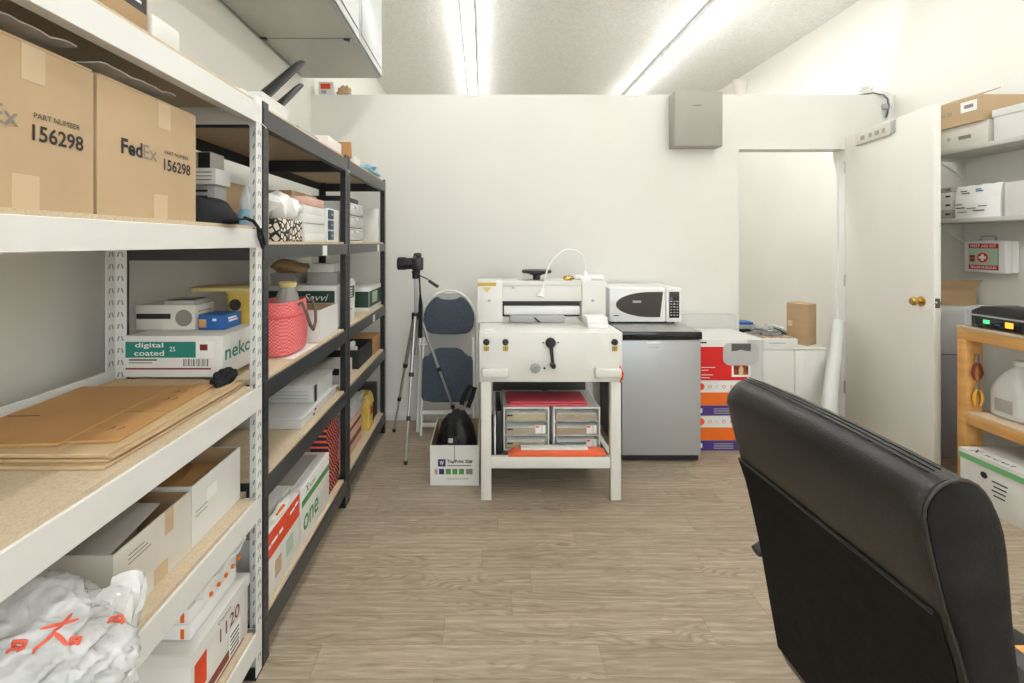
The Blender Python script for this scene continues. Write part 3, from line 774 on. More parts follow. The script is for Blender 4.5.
    text(o, '1120', (-.712, 1.305, z+.115), '+X', .036, 'maroon', w=.10, bold=.004, lift=.001)
    patch(o, 'orange_sticker', 'redorange', '+X', -.712, 1.145, 1.195, z+.055, z+.135)
    patch(o, 'brown_band', 'brownp', '+X', -.712, 1.17, 1.36, z+.015, z+.040)
    patch(o, 'shipping_label', 'paper', '+X', -.7114, 1.30, 1.36, z+.012, z+.085)
    for k in range(5): patch(o, 'printed_line', 'ink', '+X', -.7106, 1.305, 1.35, z+.02+k*.012, z+.024+k*.012)
    patch(o, 'brown_rule', 'brownp', '+X', -.712, 1.20, 1.38, z+.003, z+.007)
    text(o, 'Digital', (-.712, 1.27, z+.158-.0), '+X', .010, 'dgreen', w=.06, lift=.0048)
    text(o, 'al', (-.88, 1.13, z+.08), '-Y', .05, 'maroon', w=.075, bold=.02)
    zt = z+.179
    for i in range(2):
        r = carton('paper_ream', ('lower white wrapped paper ream with orange corner mark on the 1120 carton', 'upper white wrapped paper ream with orange corner mark on the 1120 carton')[i], 'paper ream', -1.02, -.735, 1.165, 1.385, zt+i*.0405, zt+i*.0405+.040, 'paper', group='wrapped paper reams on the 1120 carton', bev=.004)
        patch(r, 'orange_mark', 'orange', '-Y', 1.165, -.98, -.965, zt+i*.0405+.024, zt+i*.0405+.035)
        patch(r, 'orange_mark', 'orange', '-Y', 1.165, -.76, -.75, zt+i*.0405+.006, zt+i*.0405+.03)
        patch(r, 'dark_mark', 'ink', '-Y', 1.165, -.808, -.793, zt+i*.0405+.019, zt+i*.0405+.025)
    b = B(); rs = []
    for k in range(17):
        y = 1.18+.225*k/16
        top = [(-1.0+.285*j/9, y+.004*math.sin(j*3+k), zt+.092+.012*abs(noise.noise(Vector((j*.7, k*.6, 2))))+.02*abs(math.sin(k*.5))) for j in range(10)]
        rs.append(top + [(p[0], p[1], max(p[2]-.006, zt+.083)) for p in top[::-1]])
    b.rings(rs)
    o = b.done('wrapping_paper', M['paper'], loc=(-.86, 1.29, zt+.083)); tag(o, 'crumpled white printed wrapping paper lying over the reams', 'wrapping paper')
    for k in range(5): B().box(-.72, -.7135, 1.22+k*.035, 1.228+k*.035, zt+.07, zt+.078).done('orange_mark', M['orange'], o)
def black_units_items():
    # ---------- shelf at 1.335
    z = LV_B[3]+.0008
    o = carton('shipping_carton', 'long kraft carton behind the spray bottle, seen past the white post', 'carton', -1.10, -.935, 1.51, 1.94, z, z+.22, 'kraft2')
    patch(o, 'round_sticker', 'yellowl', '+X', -.935, 1.56, 1.59, z+.15, z+.18)
    t = thing('spray_bottle', 'white plastic bottle with pointed nozzle beside the red capped bottle', 'bottle', (-.785, 1.535, z))
    B().lathe([(.026, z), (.028, z+.01), (.028, z+.085), (.018, z+.105), (.012, z+.11)], (-.785, 1.535, 0)).done('bottle_body', M['lblue'], t)
    B().lathe([(.018, z+.105), (.020, z+.135), (.012, z+.15), (.008, z+.178), (.006, z+.182)], (-.785, 1.535, 0)).done('nozzle', M['wplastic'], t)
    t = thing('glue_bottle', 'small white bottle with a red cap on the middle shelving', 'bottle', (-.735, 1.545, z))
    B().lathe([(.018, z), (.020, z+.01), (.020, z+.10), (.016, z+.108)], (-.735, 1.545, 0)).done('bottle_body', M['wplastic'], t)
    B().lathe([(.018, z+.1085), (.018, z+.145), (.014, z+.15)], (-.735, 1.545, 0)).done('cap', M['red'], t)
    o = carton('tissue_box', 'tissue box with black and cream floral print under the white packet', 'tissue box', -.825, -.712, 1.63, 1.83, z, z+.082, 'floral', bev=.003)
    # white packet leaning on the tissue box
    b = B(); rs = []
    for k in range(13):
        f = k/12; y = 1.63+.215*f; w = .055*(math.sin(PI*min(1, max(0, f*.9+.06))))**.5
        cz = z+.125+.012*math.sin(k*1.3)
        rs.append([(-.765+.045*math.cos(a)+.006*math.sin(3*a+k), y, cz+(w*.95)*math.sin(a)+.005*math.sin(5*a+k*2)) for a in [2*PI*j/16 for j in range(16)]])
    b.rings(rs); o = b.done('tissue_packet', M['paper'], loc=(-.765, 1.73, z+.0825)); tag(o, 'crumpled white tissue paper on the floral tissue box', 'tissue')
    for v in o.data.vertices:
        if v.co.z < .001: v.co.z = .001
    carton('shipping_carton', 'kraft carton behind the row of small white boxes', 'carton', -1.09, -.825, 2.0, 2.30, z, z+.222, 'kraft', open_=True, inner='kraft')
    zz = z
    for i in range(4):
        h = .038 if i < 3 else .036
        o = carton('business_card_box', 'flat white box in the stack of four beside the tissue box', 'box', -.82, -.714-.004*(i % 2), 1.86, 2.10, zz, zz+h-.001, 'wcard', group='flat white boxes stacked by the tissue box'); zz += h
    carton('small_box', 'pale pink box on top of the stack of flat white boxes', 'box', -.825, -.716, 1.865, 2.09, zz, zz+.034, 'pinkcard', bev=.002)
    carton('small_box', 'small white box standing alone before the white box stack', 'box', -.80, -.73, 1.842, 1.857, z, z+.07, 'paper')
    t = thing('drawer_organizer', 'white desktop organizer with three dark blue drawers beside the middle post', 'organizer', (-.79, 2.22, z))
    b = B(); b.box(-.82, -.716, 2.13, 2.305, z, z+.155, .002)
    b.done('frame', M['wplastic'], t)
    for k in range(3):
        d = B().box(-.7155, -.708, 2.14, 2.205, z+.008+k*.049, z+.05+k*.049, .002).done('drawer', M['navy2'], t)
        d2 = B().box(-.708, -.704, 2.16, 2.185, z+.025+k*.049, z+.032+k*.049, .001).done('pull', M['gplastic'], d)
    # unit three, same level: drawer tower
    def tower(x0, x1, y0, y1, z, h, name, label):
        t = thing(name, label, 'drawer unit', ((x0+x1)/2, (y0+y1)/2, z))
        b = B(); e = .006
        b.box(x0, x1-.012, y0, y0+e, z, z+h); b.box(x0, x1-.012, y1-e, y1, z, z+h); b.box(x0, x0+e, y0+e, y1-e, z, z+h)
        for k in range(4): zk = z+(h-e)*k/3; b.box(x0+e, x1-.012, y0+e, y1-e, zk, zk+e)
        b.done('frame', M['wplastic'], t)
        for k in range(3):
            z0 = z+(h-e)*k/3+e+.004; z1 = z+(h-e)*(k+1)/3-.004
            q = B().box(x1-.012, x1-.004, y0+e+.002, y1-e-.002, z0, z1, .003).box(x0+.02, x1-.0125, y0+e+.004, y1-e-.004, z0, z0+.003)
            d = q.done('drawer', M['clearp2'], t)
            B().box(x1-.004, x1+.006, (y0+y1)/2-.03, (y0+y1)/2+.03, z1-.014, z1-.004, .002).done('pull', M['wplastic'], d)
        return t
    tower(-.95, -.712, 2.43, 2.78, z, .215, 'drawer_tower', 'clear and white three drawer tower on the farthest black shelving')
    carton('black_case', 'flat black case lying on the drawer tower', 'case', -.93, -.73, 2.45, 2.72, z+.216, z+.245, 'bplastic', bev=.006)
    carton('file_box', 'tall plain grey white board standing at the back wall end of the shelf', 'board', -.95, -.72, 3.16, 3.22, z, z+.23, 'wcard')
    # ---------- shelf at .90
    z = LV_B[2]+.0008
    t = thing('woven_bag', 'pink checked woven bag with brown handle on the middle shelving', 'bag', (-.795, 1.83, z))
    b = B()
    def ell(cx, cy, rx, ry, zz, n=36, wob=0): return [(cx+rx*math.copysign(abs(math.cos(a))**.75, math.cos(a))*(1+wob*math.sin(5*a)), cy+ry*math.copysign(abs(math.sin(a))**.75, math.sin(a))*(1+wob*math.sin(4*a)), zz) for a in [2*PI*j/n for j in range(n)]]
    prof = [(.062, .105, .002), (.076, .117, .012), (.080, .121, .05), (.083, .124, .10), (.081, .123, .15), (.078, .121, .19), (.077, .119, .205)]
    rs = [ell(-.795, 1.83, a, c, z+h, wob=.012) for a, c, h in prof]
    rin = [ell(-.795, 1.83, a-.005, c-.005, z+h, wob=.012) for a, c, h in prof[::-1]]
    b.rings(rs+rin); b.done('bag_body', M['weave'], t)
    B().rings([ell(-.795, 1.83, .081, .123, z+.146, wob=.012), ell(-.795, 1.83, .085, .127, z+.149, wob=.012), ell(-.795, 1.83, .085, .127, z+.156, wob=.012), ell(-.795, 1.83, .081, .123, z+.159, wob=.012)], cap=(False, False)).done('band', M['pink'], t)
    B().tube([(-.716, 1.80, z+.19), (-.703, 1.80, z+.20), (-.695, 1.82, z+.16), (-.692, 1.86, z+.10), (-.695, 1.90, z+.075), (-.698, 1.935, z+.10), (-.702, 1.945, z+.15), (-.712, 1.925, z+.20), (-.722, 1.91, z+.19)], .0065, 10).done('handle', M['strap'], t)
    t = thing('glass_jar', 'glass jar with yellow lid sticking out of the pink woven bag', 'jar', (-.775, 1.84, z+.006))
    B().lathe([(.040, z+.006), (.045, z+.015), (.047, z+.18), (.046, z+.20), (.040, z+.225), (.031, z+.245), (.030, z+.255)], (-.775, 1.84, 0)).done('jar_body', M['glassjar'], t)
    B().lathe([(.032, z+.2555), (.034, z+.258), (.034, z+.271), (.028, z+.276)], (-.775, 1.84, 0)).done('lid', M['yellowl'], t)
    B().lathe([(.038, z+.008), (.042, z+.016), (.042, z+.19)], (-.775, 1.84, 0)).done('jar_contents', M['strap'], t)
    carton('paper_sheet', 'white paper lying under the pink woven bag at the shelf edge', 'paper', -.86, -.702, 1.72, 1.98, z-.0006, z-.0001, 'paper', bev=0)
    o = carton('open_box', 'open white cardboard box behind the pink bag', 'box', -1.05, -.708, 2.015, 2.262, z, z+.137, 'wcard', open_=True, inner='kraft')
    zb = z
    o = carton('paper_carton', 'plain white ream box under the dark green carton', 'carton', -1.09, -.735, 2.30, 2.66, zb, zb+.10, 'wcard')
    patch(o, 'printed_line', 'inklight', '+X', -.735, 2.44, 2.6, zb+.06, zb+.066)
    o = carton('paper_carton', 'wide carton with dark green band and white script, spanning both black units', 'carton', -1.095, -.733, 2.296, 2.66, zb+.101, zb+.217, 'wcard')
    patch(o, 'green_band', 'dgreen', '-Y', 2.296, -1.094, -.734, zb+.112, zb+.192)
    text(o, 'Savvi', (-.825, 2.296, zb+.160), '-Y', .036, 'paper', w=.12, slant=.3, lift=.0012)
    patch(o, 'green_band', 'dgreen', '+X', -.733, 2.42, 2.64, zb+.125, zb+.19)
    for k in range(4): patch(o, 'printed_line', 'paper', '+X', -.7322, 2.50+.012*k, 2.60, zb+.132+k*.014, zb+.139+k*.014)
    zt = zb+.218
    carton('small_box', 'grey brown box on the green band carton', 'box', -.90, -.745, 2.375, 2.50, zt, zt+.060, 'gcard')
    carton('small_box', 'small white box on top of the grey brown box', 'box', -.885, -.765, 2.375, 2.46, zt+.061, zt+.105, 'wcard')
    carton('wire_basket', 'low pale grey bin under the brown padded envelope', 'bin', -1.06, -.945, 2.32, 2.50, zt, zt+.060, 'gcard', open_=True)
    o = crumple('padded_envelope', 'brown padded envelope resting on the low grey bin', 'envelope', (-1.0, 2.41, zt+.0605), (.105, .08, .040), 'kraft', 21, .35, 5)
    o = B().box(-.93, -.74, 2.56, 2.65, zt, zt+.012).done('paper_stack', M['paper'], loc=(-.83, 2.6, zt)); tag(o, 'loose white paper stack at the rear of the green band carton', 'paper')
    o = carton('paper_carton', 'white carton with dark green sides and pale label nearest the back wall', 'carton', -1.0, -.712, 2.90, 3.235, z, z+.15, 'wcard')
    patch(o, 'green_side', 'dgreen', '-Y', 2.90, -.998, -.714, z+.025, z+.125)
    patch(o, 'green_side', 'dgreen', '+X', -.712, 2.902, 3.233, z+.025, z+.125)
    patch(o, 'pale_label', 'sage', '+X', -.7112, 2.98, 3.12, z+.045, z+.115)
    # ---------- shelf at .59
    z = LV_B[1]+.0008
    def tray(name, label, x0, x1, y0, y1, z0, h, lip=.012):
        b = B(); b.box(x0, x1, y0, y1, z0, z0+h-.006, .002); b.box(x0-.004, x1+.006, y0-.006, y1+.004, z0+h-.006, z0+h, .002)
        o = b.done(name, M['wplastic2'], loc=((x0+x1)/2, (y0+y1)/2, z0)); return tag(o, label, 'tray')
    tray('paper_tray', 'low grey white printer tray, lower of the two', -1.08, -.722, 1.84, 2.28, z, .042)
    o = tray('paper_tray', 'thick grey white printer tray with black end strip, upper of the two', -1.08, -.738, 2.02, 2.275, z+.043, .078)
    B().box(-.7315, -.728, 2.016, 2.035, z+.05, z+.121).done('end_strip', M['bplastic'], o)
    for k in range(3): B().box(-1.07, -.76, 2.0185, 2.0198, z+.06+k*.015, z+.063+k*.015).done('ridge', M['gplastic'], o)
    B().box(-.7215, -.7195, 1.97, 1.985, z+.006, z+.016).box(-.7215, -.7195, 1.99, 2.0, z+.02, z+.03).done('latch', M['bplastic'], bpy.data.objects['paper_tray'])
    o = carton('open_box', 'open black box with crumpled paper inside on the farthest shelving', 'box', -1.0, -.728, 2.72, 3.05, z, z+.11, 'bcard', open_=True, inner='bcard')
    crumple('crumpled_paper', 'crumpled white paper inside the open black box', 'paper', (-.86, 2.86, z+.006), (.08, .12, .085), 'paper', 31, .6, 10)
    carton('shipping_carton', 'kraft carton behind the open black box', 'carton', -1.08, -.72, 3.07, 3.24, z, z+.115, 'kraftd')
    o = carton('small_box', 'white box with black band in front of the open black box', 'box', -.95, -.75, 2.45, 2.66, z, z+.085, 'wcard')
    patch(o, 'black_band', 'ink', '-Y', 2.45, -.94, -.76, z+.04, z+.075)
    # ---------- bottom shelf
    z = LV_B[0]+.0008
    o = carton('paper_carton', 'white paper carton with orange red band on the bottom middle shelf', 'carton', -1.05, -.708, 1.50, 1.79, z, z+.222, 'wcard')
    X = -.708
    patch(o, 'red_band', 'redorange', '+X', X, 1.501, 1.789, z+.135, z+.221)
    for ya, yb, za in ((1.52, 1.545, .17), (1.55, 1.60, .172), (1.61, 1.64, .172), (1.70, 1.74, .186), (1.745, 1.775, .19)): patch(o, 'white_script', 'paper', '+X', X+.0006, ya, yb, z+za, z+za+.010)
    patch(o, 'grey_square_logo', 'sage', '+X', X, 1.67, 1.73, z+.05, z+.11); patch(o, 'grey_square_logo', 'kraft2', '+X', X, 1.58, 1.63, z+.04, z+.10)
    o = carton('paper_carton', 'white paper carton with green stripe and green one lettering on the bottom middle shelf', 'carton', -1.05, -.708, 1.812, 2.135, z, z+.222, 'wcard')
    patch(o, 'green_stripe', 'green', '+X', X, 1.813, 2.134, z+.145, z+.172)
    text(o, 'one', (X, 1.91, z+.072), '+X', .062, 'green', w=.165, bold=.015, lift=.001)
    text(o, 'X', (X, 1.87, z+.197), '+X', .032, 'navy', w=.03, bold=.01); text(o, 'xcel', (X, 1.925, z+.195), '+X', .020, 'ink', w=.06)
    # loose envelopes on the red carton
    for i, (x0, x1, y0, y1, dz, m, lab) in enumerate(((-1.0, -.73, 1.50, 1.72, 0, 'clearp', 'clear plastic sleeve of papers on the red band carton'), (-1.02, -.74, 1.56, 1.78, .0175, 'paper', 'white envelope on the papers over the red band carton'))):
        b = B(); rs = []
        for k in range(9):
            y = y0+(y1-y0)*k/8
            top = [(x0+(x1-x0)*j/8, y, z+.2235+dz+.008+.008*abs(math.sin(j*1.1+k*.8+i))) for j in range(9)]
            rs.append(top+[(p[0], p[1], z+.2235+dz) for p in top[::-1]])
        o = b.rings(rs).done('paper_packet', M[m], loc=((x0+x1)/2, (y0+y1)/2, z+.2235+dz)); tag(o, lab, 'envelope')
    o = crumple('wrapping_scrap', 'crumpled white and orange wrapper on the red band carton', 'wrapper', (-.719, 1.63, z+.2235), (.009, .12, .022), 'paper', 41, .7, 10)
    B().box(-.722, -.708, 1.60, 1.66, z+.245, z+.25).done('orange_mark', M['orange'], o)
    o = B().box(-.99, -.75, 1.84, 2.10, z+.2225, z+.226).done('grey_folder', M['gcard'], loc=(-.87, 1.97, z+.2225)); tag(o, 'flat grey folder on the carton with green one lettering', 'folder')
    zz = z
    for i in range(7):
        h = .052
        carton('ream_box', 'pack with black and orange diagonal stripes in the tall striped stack', 'box', -.80, -.722+.005*math.sin(i*2.1), 2.15, 2.315, zz, zz+h-.001, 'diag', group='diagonally striped packs on the bottom middle shelf'); zz += h
    carton('shipping_carton', 'brown carton behind the striped packs on the bottom shelf', 'carton', -1.09, -.81, 2.15, 2.32, z, z+.36, 'kraft')
    # far bottom
    t = thing('paper_bag', 'yellow bag with red and black print on the bottom shelf by the back wall', 'bag', (-.77, 3.0, z))
    rs = [rrect(-.772, 3.0, .052, .07, z, .008), rrect(-.772, 3.0, .056, .074, z+.03, .012), rrect(-.772, 3.0, .054, .070, z+.14, .012), rrect(-.772, 3.0, .046, .064, z+.19, .012), rrect(-.772, 3.0, .03, .06, z+.215, .008)]
    B().rings(rs).done('bag_body', M['yellow'], t)
    patch(t, 'red_print', 'red', '+X', -.7145, 2.955, 3.0, z+.09, z+.14); patch(t, 'black_print', 'ink', '+X', -.7145, 3.01, 3.05, z+.03, z+.15); patch(t, 'black_print', 'ink', '-Y', 2.923, -.79, -.77, z+.09, z+.105); patch(t, 'blue_print', 'blue', '-Y', 2.923, -.785, -.765, z+.065, z+.075)
    carton('black_box', 'black and yellow box behind the yellow bag', 'box', -.93, -.735, 3.085, 3.22, z, z+.225, 'bcard')
    o = carton('small_box', 'pale pinkish box stack beside the yellow bag', 'box', -.98, -.74, 2.52, 2.82, z, z+.20, 'pinkcard')
    patch(o, 'brown_band', 'brownp', '+X', -.74, 2.53, 2.81, z+.05, z+.08); patch(o, 'brown_band', 'brownp', '+X', -.74, 2.53, 2.81, z+.13, z+.15)
    for k in range(4):
        o = B().box(-1.0, -.73, 2.50, 2.84, z+.2+.001+k*.02, z+.2+.015+k*.02, .002).done('acrylic_sheet', M['clearp2'], loc=(-.86, 2.67, z+.2+k*.02)); tag(o, 'clear acrylic tray stacked on the pale box on the bottom shelf', 'tray', 'clear trays on the bottom shelf')
        for v in o.data.vertices: v.co.z += .001
    # ---------- top shelf
    z = LV_B[4]+.0008
    o = B().box(-.99, -.715, 1.80, 2.02, z, z+.022, .004).box(-.98, -.725, 1.81, 2.01, z+.022, z+.0235, mi=1).done('tablet', [M['gplastic'], M['bgloss']], loc=(-.85, 1.91, z)); tag(o, 'flat dark glossy tablet on top of the middle shelving', 'tablet')
    carton('small_box', 'small white box behind the tablet on top of the middle shelving', 'box', -.86, -.73, 2.06, 2.13, z, z+.02, 'paper')
    carton('plastic_tray', 'flat orange tray under a white box on top of the shelving', 'tray', -.98, -.735, 2.20, 2.56, z, z+.028, 'orange', bev=.006)
    carton('small_box', 'white box sitting on the orange tray', 'box', -1.0, -.75, 2.24, 2.46, z+.029, z+.085, 'wcard')
    o = B().prism([(2.50, z+.029), (2.55, z+.029), (2.54, z+.115), (2.505, z+.11)], 'X', -.80, -.72).done('cardboard_offcut', M['kraftd'], loc=(-.76, 2.52, z+.029)); tag(o, 'upright brown cardboard piece at the end of the orange tray', 'cardboard')
    carton('small_box', 'low white box past the orange tray on top of the farthest shelving', 'box', -.86, -.72, 2.60, 2.72, z, z+.05, 'wcard')
    crumple('plastic_bag', 'light blue crumpled plastic bag on top of the farthest shelving', 'plastic bag', (-.77, 3.02, z), (.085, .14, .045), 'lblue', 51, .5, 9)

# ------------------------------------------------------------------ hanging cabinet and partition top
def upper_left():
    t = thing('wall_cabinet', 'grey metal cabinet hung high on the left wall near the ceiling', 'cabinet', (-.98, 2.62, 2.506))
    x0, x1, y0, y1, z0, z1 = XL+.002, -.713, 1.50, 3.31, 2.506, 3.14
    b = B(); b.box(x0, x1-.02, y0, y1, z0, z1, .003)
    b.done('body', M['cabinet'], t)
    B().box(x0+.012, x1-.032, y0+.012, y1-.012, z0-.003, z0-.0005).done('underside', M['cabunder'], t)
    B().box(x0+.02, x0+.024, y0+.1, y1-.1, z0-.006, z0-.0035).box(x0+.01, x1-.03, 2.655, 2.66, z0-.005, z0-.0035).done('seam', M['gsteel'], t)
    for yy0, yy1 in ((1.505, 2.10), (2.105, 2.70), (2.705, 3.305)):
        d = B().box(x1-.0195, x1-.006, yy0, yy1, z0+.006, z1-.006, .003).done('door', M['cabinet'], t)
        B().box(x1-.006, x1, yy0+.03, yy1-.03, z0+.05, z1-.05, .005).done('door_panel', M['cabinet'], d)
    for p in ((-1.27, 2.64), (-.80, 2.66)):
        B().prism([(p[0], p[1]), (p[0]+.035, p[1]+.005), (p[0]+.03, p[1]+.03)], 'Z', z0-.014, z0-.0035).done('bracket', M['bplastic'], t)
    # on the partition
    z = PZ+.0008
    o = carton('small_box', 'small white box with red lettering on the partition top, left end', 'box', -1.24, -1.13, PY+.01, PY+.09, z, z+.10, 'wcard')
    patch(o, 'red_print', 'redorange', '-Y', PY+.01, -1.225, -1.15, z+.045, z+.085); patch(o, 'grey_print', 'gplastic', '-Y', PY+.01, -1.22, -1.18, z+.01, z+.035)
    o = crumple('dried_flowers', 'small brown and white ornament on the partition top', 'ornament', (-1.06, PY+.05, z), (.045, .025, .045), 'kraftp', 61, .9, 12, creases=.5)
    o = B().lathe([(.036, z), (.038, z+.004), (.044, z+.06), (.056, z+.12), (.058, z+.125), (.054, z+.124), (.040, z+.01)], (1.962, PY+.055, 0)).done('paper_cup', M['wcard2'], loc=(1.962, PY+.055, z)); tag(o, 'cream paper cup standing on the partition top', 'cup')
    # electrical panel
    t = thing('electrical_panel', 'grey beige electrical panel box mounted high on the back wall', 'electrical panel', (1.56, 3.43, 2.03))
    B().box(1.395, 1.748, 3.385, PY-.001, 2.035, 2.435, .004).done('box_body', M['greypanel'], t)
    d = B().box(1.399, 1.744, 3.378, 3.3845, 2.04, 2.43, .002).done('door', M['greypanel'], t)
    B().box(1.53, 1.59, 3.3765, 3.378, 2.33, 2.335).done('latch', M['gsteel'], d)
    # cable bundle above the door
    t = thing('cable_bundle', 'grey and white cable bundle coming over the partition above the door', 'cable', (3.0, PY-.03, 2.30))
    B().tube([(2.86, PY+.05, PZ+.012), (2.93, PY+.0, PZ+.012), (2.98, PY-.03, PZ-.01), (3.01, PY-.035, 2.40), (3.02, PY-.03, 2.34), (3.02, PY-.012, 2.27)], .006, 10).done('cable', M['gsteel'], t)
    B().tube([(2.90, PY+.06, PZ+.03), (2.97, PY+.0, PZ+.03), (3.03, PY-.035, PZ-.005), (3.035, PY-.035, 2.36), (3.03, PY-.012, 2.25)], .006, 8).done('cable', M['wplastic'], t)
    B().box(2.99, 3.045, PY-.035, PY-.001, 2.33, 2.37, .006).done('clamp', M['gplastic'], t)
    crumple('foam_scrap', 'white foam scrap on the partition top above the door', 'foam', (2.93, PY+.07, PZ+.04), (.05, .03, .035), 'paper', 71, .7, 10)
# ------------------------------------------------------------------ back wall row
def tripod_and_chair():
    t = thing('camera_tripod', 'silver camera tripod standing left of the blue folded chair', 'tripod', (-.43, 3.03, 0))
    ap = Vector((-.4375, 3.03, .853))
    B().cyl((-.4375, 3.03, .60), (-.4375, 3.03, 1.10), .011).done('centre_column', M['alum'], t)
    B().cyl((-.4375, 3.03, .835), (-.4375, 3.03, .875), .028).done('collar', M['bplastic'], t)
    feet = ((-.627, 3.27), (-.465, 2.79), (-.115, 3.06))
    for f in feet:
        F = Vector((f[0], f[1], .02)); d = F-ap; h = Vector((d.x, d.y, 0)).normalized()*.022
        a = ap+h
        l = B(); l.cyl(a, a.lerp(F, .42), .0115); l.cyl(a.lerp(F, .42), a.lerp(F, .72), .0085); l.cyl(a.lerp(F, .72), F, .006)
        lg = l.done('leg', M['alum'], t)
        B().cyl(a.lerp(F, .405), a.lerp(F, .435), .016).done('leg_lock', M['bplastic'], lg); B().cyl(a.lerp(F, .705), a.lerp(F, .735), .013).done('leg_lock', M['bplastic'], lg)
        B().cyl(F, F-Vector((0, 0, .02)), .012).done('rubber_foot', M['bplastic'], lg)
        B().cyl(a.lerp(F, .22), (-.4375, 3.03, .66), .004).done('brace', M['alum'], t)
    B().cyl((-.4375, 3.03, 1.098), (-.4375, 3.03, 1.135), .024).box(-.462, -.413, 3.0, 3.06, 1.135, 1.150, .004).done('pan_head', M['bplastic'], t)
    B().tube([(-.42, 3.03, 1.12), (-.36, 3.02, 1.095), (-.345, 3.02, 1.08)], .004).cyl((-.352, 3.02, 1.085), (-.290, 3.01, 1.045), .010).done('pan_handle', M['bplastic'], t)
    B().tube([(-.412, 3.0, 1.15), (-.405, 2.99, 1.0), (-.402, 2.99, .93), (-.405, 2.99, .72)], [.004, .006, .014, .014], 10).done('hanging_strap', M['cloth'], t)
    c = thing('camera', 'black camera with long lens pointing left on the tripod', 'camera', (-.43, 3.03, 1.151))
    z = 1.151
    b = B(); b.box(-.455, -.395, 2.965, 3.095, z, z+.085, .010); b.box(-.452, -.402, 3.0, 3.055, z+.080, z+.115, .012); b.box(-.405, -.385, 2.97, 3.01, z+.004, z+.078, .008)
    b.done('camera_body', M['bplastic'], c)
    B().lathe([(.032, -.453), (.038, -.460), (.038, -.50), (.042, -.505), (.042, -.548), (.040, -.556), (.034, -.557), (.030, -.54)], (0, 3.03, z+.045), 'X').done('lens', M['bplastic'], c)
    B().cyl((-.44, 2.975, z+.085), (-.44, 2.975, z+.095), .010).cyl((-.42, 3.08, z+.085), (-.42, 3.08, z+.098), .012).done('dial', M['gsteel'], c)
    # folded chair, leaning on the wall. built upright in a local frame and tilted back
    cx = -.249; tilt = math.radians(13)
    t = thing('folding_chair', 'folded metal chair with blue padded back and seat leaning on the wall', 'chair', (cx, 3.215, 0), local=True)
    R = Matrix.Translation((0, 0, 0)) @ Matrix.Rotation(-tilt, 4, 'X')
    def fin(b, name, m, par=t):
        for v in b.bm.verts: v.co = R @ v.co
        return b.done(name, M[m], par)
    # outer frame arch
    hw = .205; top = .995
    pts = [(-hw, 0, .02), (-hw, 0, .76)] + [(-hw*math.cos(a), 0, .76+.24*math.sin(a)) for a in [PI*k/16 for k in range(1, 16)]] + [(hw, 0, .76), (hw, 0, .02)]
    fin(B().tube(pts, .0115, 12), 'frame', 'machine')
    pts = [(-hw+.026, -.03, .0), (-hw+.026, -.03, .62), (-hw+.03, -.012, .66)]
    fin(B().tube(pts, .010, 12), 'rear_leg', 'machine')
    pts = [(hw-.026, -.03, .0), (hw-.026, -.03, .62), (hw-.03, -.012, .66)]
    fin(B().tube(pts, .010, 12), 'rear_leg', 'machine')
    for z in (.055, .135): fin(B().box(-hw+.026, hw-.026, -.037, -.025, z, z+.03, .005), 'stretcher', 'machine')
    fin(B().box(-.055, .055, -.008, .006, .975, .990, .006), 'handle_plate', 'machine')
    def pad(prof, y0, y1, name):
        poly = prof; n = len(poly)
        ctr = (sum(p[0] for p in poly)/n, sum(p[1] for p in poly)/n)
        def sc(f, y): return [((p[0]-ctr[0])*f+ctr[0], y, (p[1]-ctr[1])*f+ctr[1]) for p in poly]
        fin(B().rings([sc(.97, y1), sc(1, y1-.006), sc(1, y0+.012), sc(.97, y0+.004), sc(.85, y0)]), name, 'bluefab')
    left = [(-.155, .655), (-.178, .69), (-.186, .735), (-.182, .78), (-.165, .825), (-.138, .865), (-.105, .895), (-.08, .902), (-.06, .888), (-.03, .882)]
    poly = left + [(-x, z) for x, z in left[::-1]]; poly += [(.13, .640), (.05, .632), (-.05, .632), (-.13, .640)]
    poly = [(x, z+.052) for x, z in poly]
    pad(poly, -.035, .003, 'backrest')
    left = [(-.165, .235), (-.178, .26), (-.178, .50), (-.168, .525), (-.135, .54), (-.10, .575), (-.06, .59)]
    poly = left + [(-x, z) for x, z in left[::-1]] + [(.1, .222), (-.1, .222)]
    pad(poly, -.072, -.034, 'seat')
    # silver crossbar low on the wall side
    # open carton with camera bag
    o = carton('open_carton', 'open white paper carton on the floor holding a black camera bag', 'carton', -.29, -.022, 2.543, 2.945, .001, .22, 'wcard', open_=True, inner='kraft')
    F = 2.543
    patch(o, 'logo_square', 'navy', '-Y', F, -.247, -.205, .105, .145); text(o, 'W', (-.226, F, .125), '-Y', .024, 'paper', w=.022, lift=.0012, bold=.02)
    text(o, 'TopPrint 20#', (-.128, F, .131), '-Y', .024, 'ink', w=.14, bold=.03)
    patch(o, 'printed_line', 'ink', '-Y', F, -.195, -.065, .108, .112)
    for k, (m, x) in enumerate((('kraft2', -.255), ('navy', -.225), ('green', -.188), ('green', -.152), ('green', -.116), ('inklight', -.073))):
        w = (.012, .024, .024, .024, .024, .032)[k]
        patch(o, 'icon', m, '-Y', F, x-w/2-.004, x+w/2, .062, .092)
    patch(o, 'printed_line', 'inklight', '-Y', F, -.20, -.08, .036, .039)
    patch(o, 'slit', 'ink', '-Y', F, -.1575, -.1545, .135, .219)
    t = thing('camera_bag', 'black nylon camera bag bulging out of the open carton', 'bag', (-.155, 2.74, .007))
    bag = crumple('bag_body', '', '', (-.155, 2.745, .0075), (.120, .176, .205), 'nylon', 81, .28, 6, parent=t, sub=4)
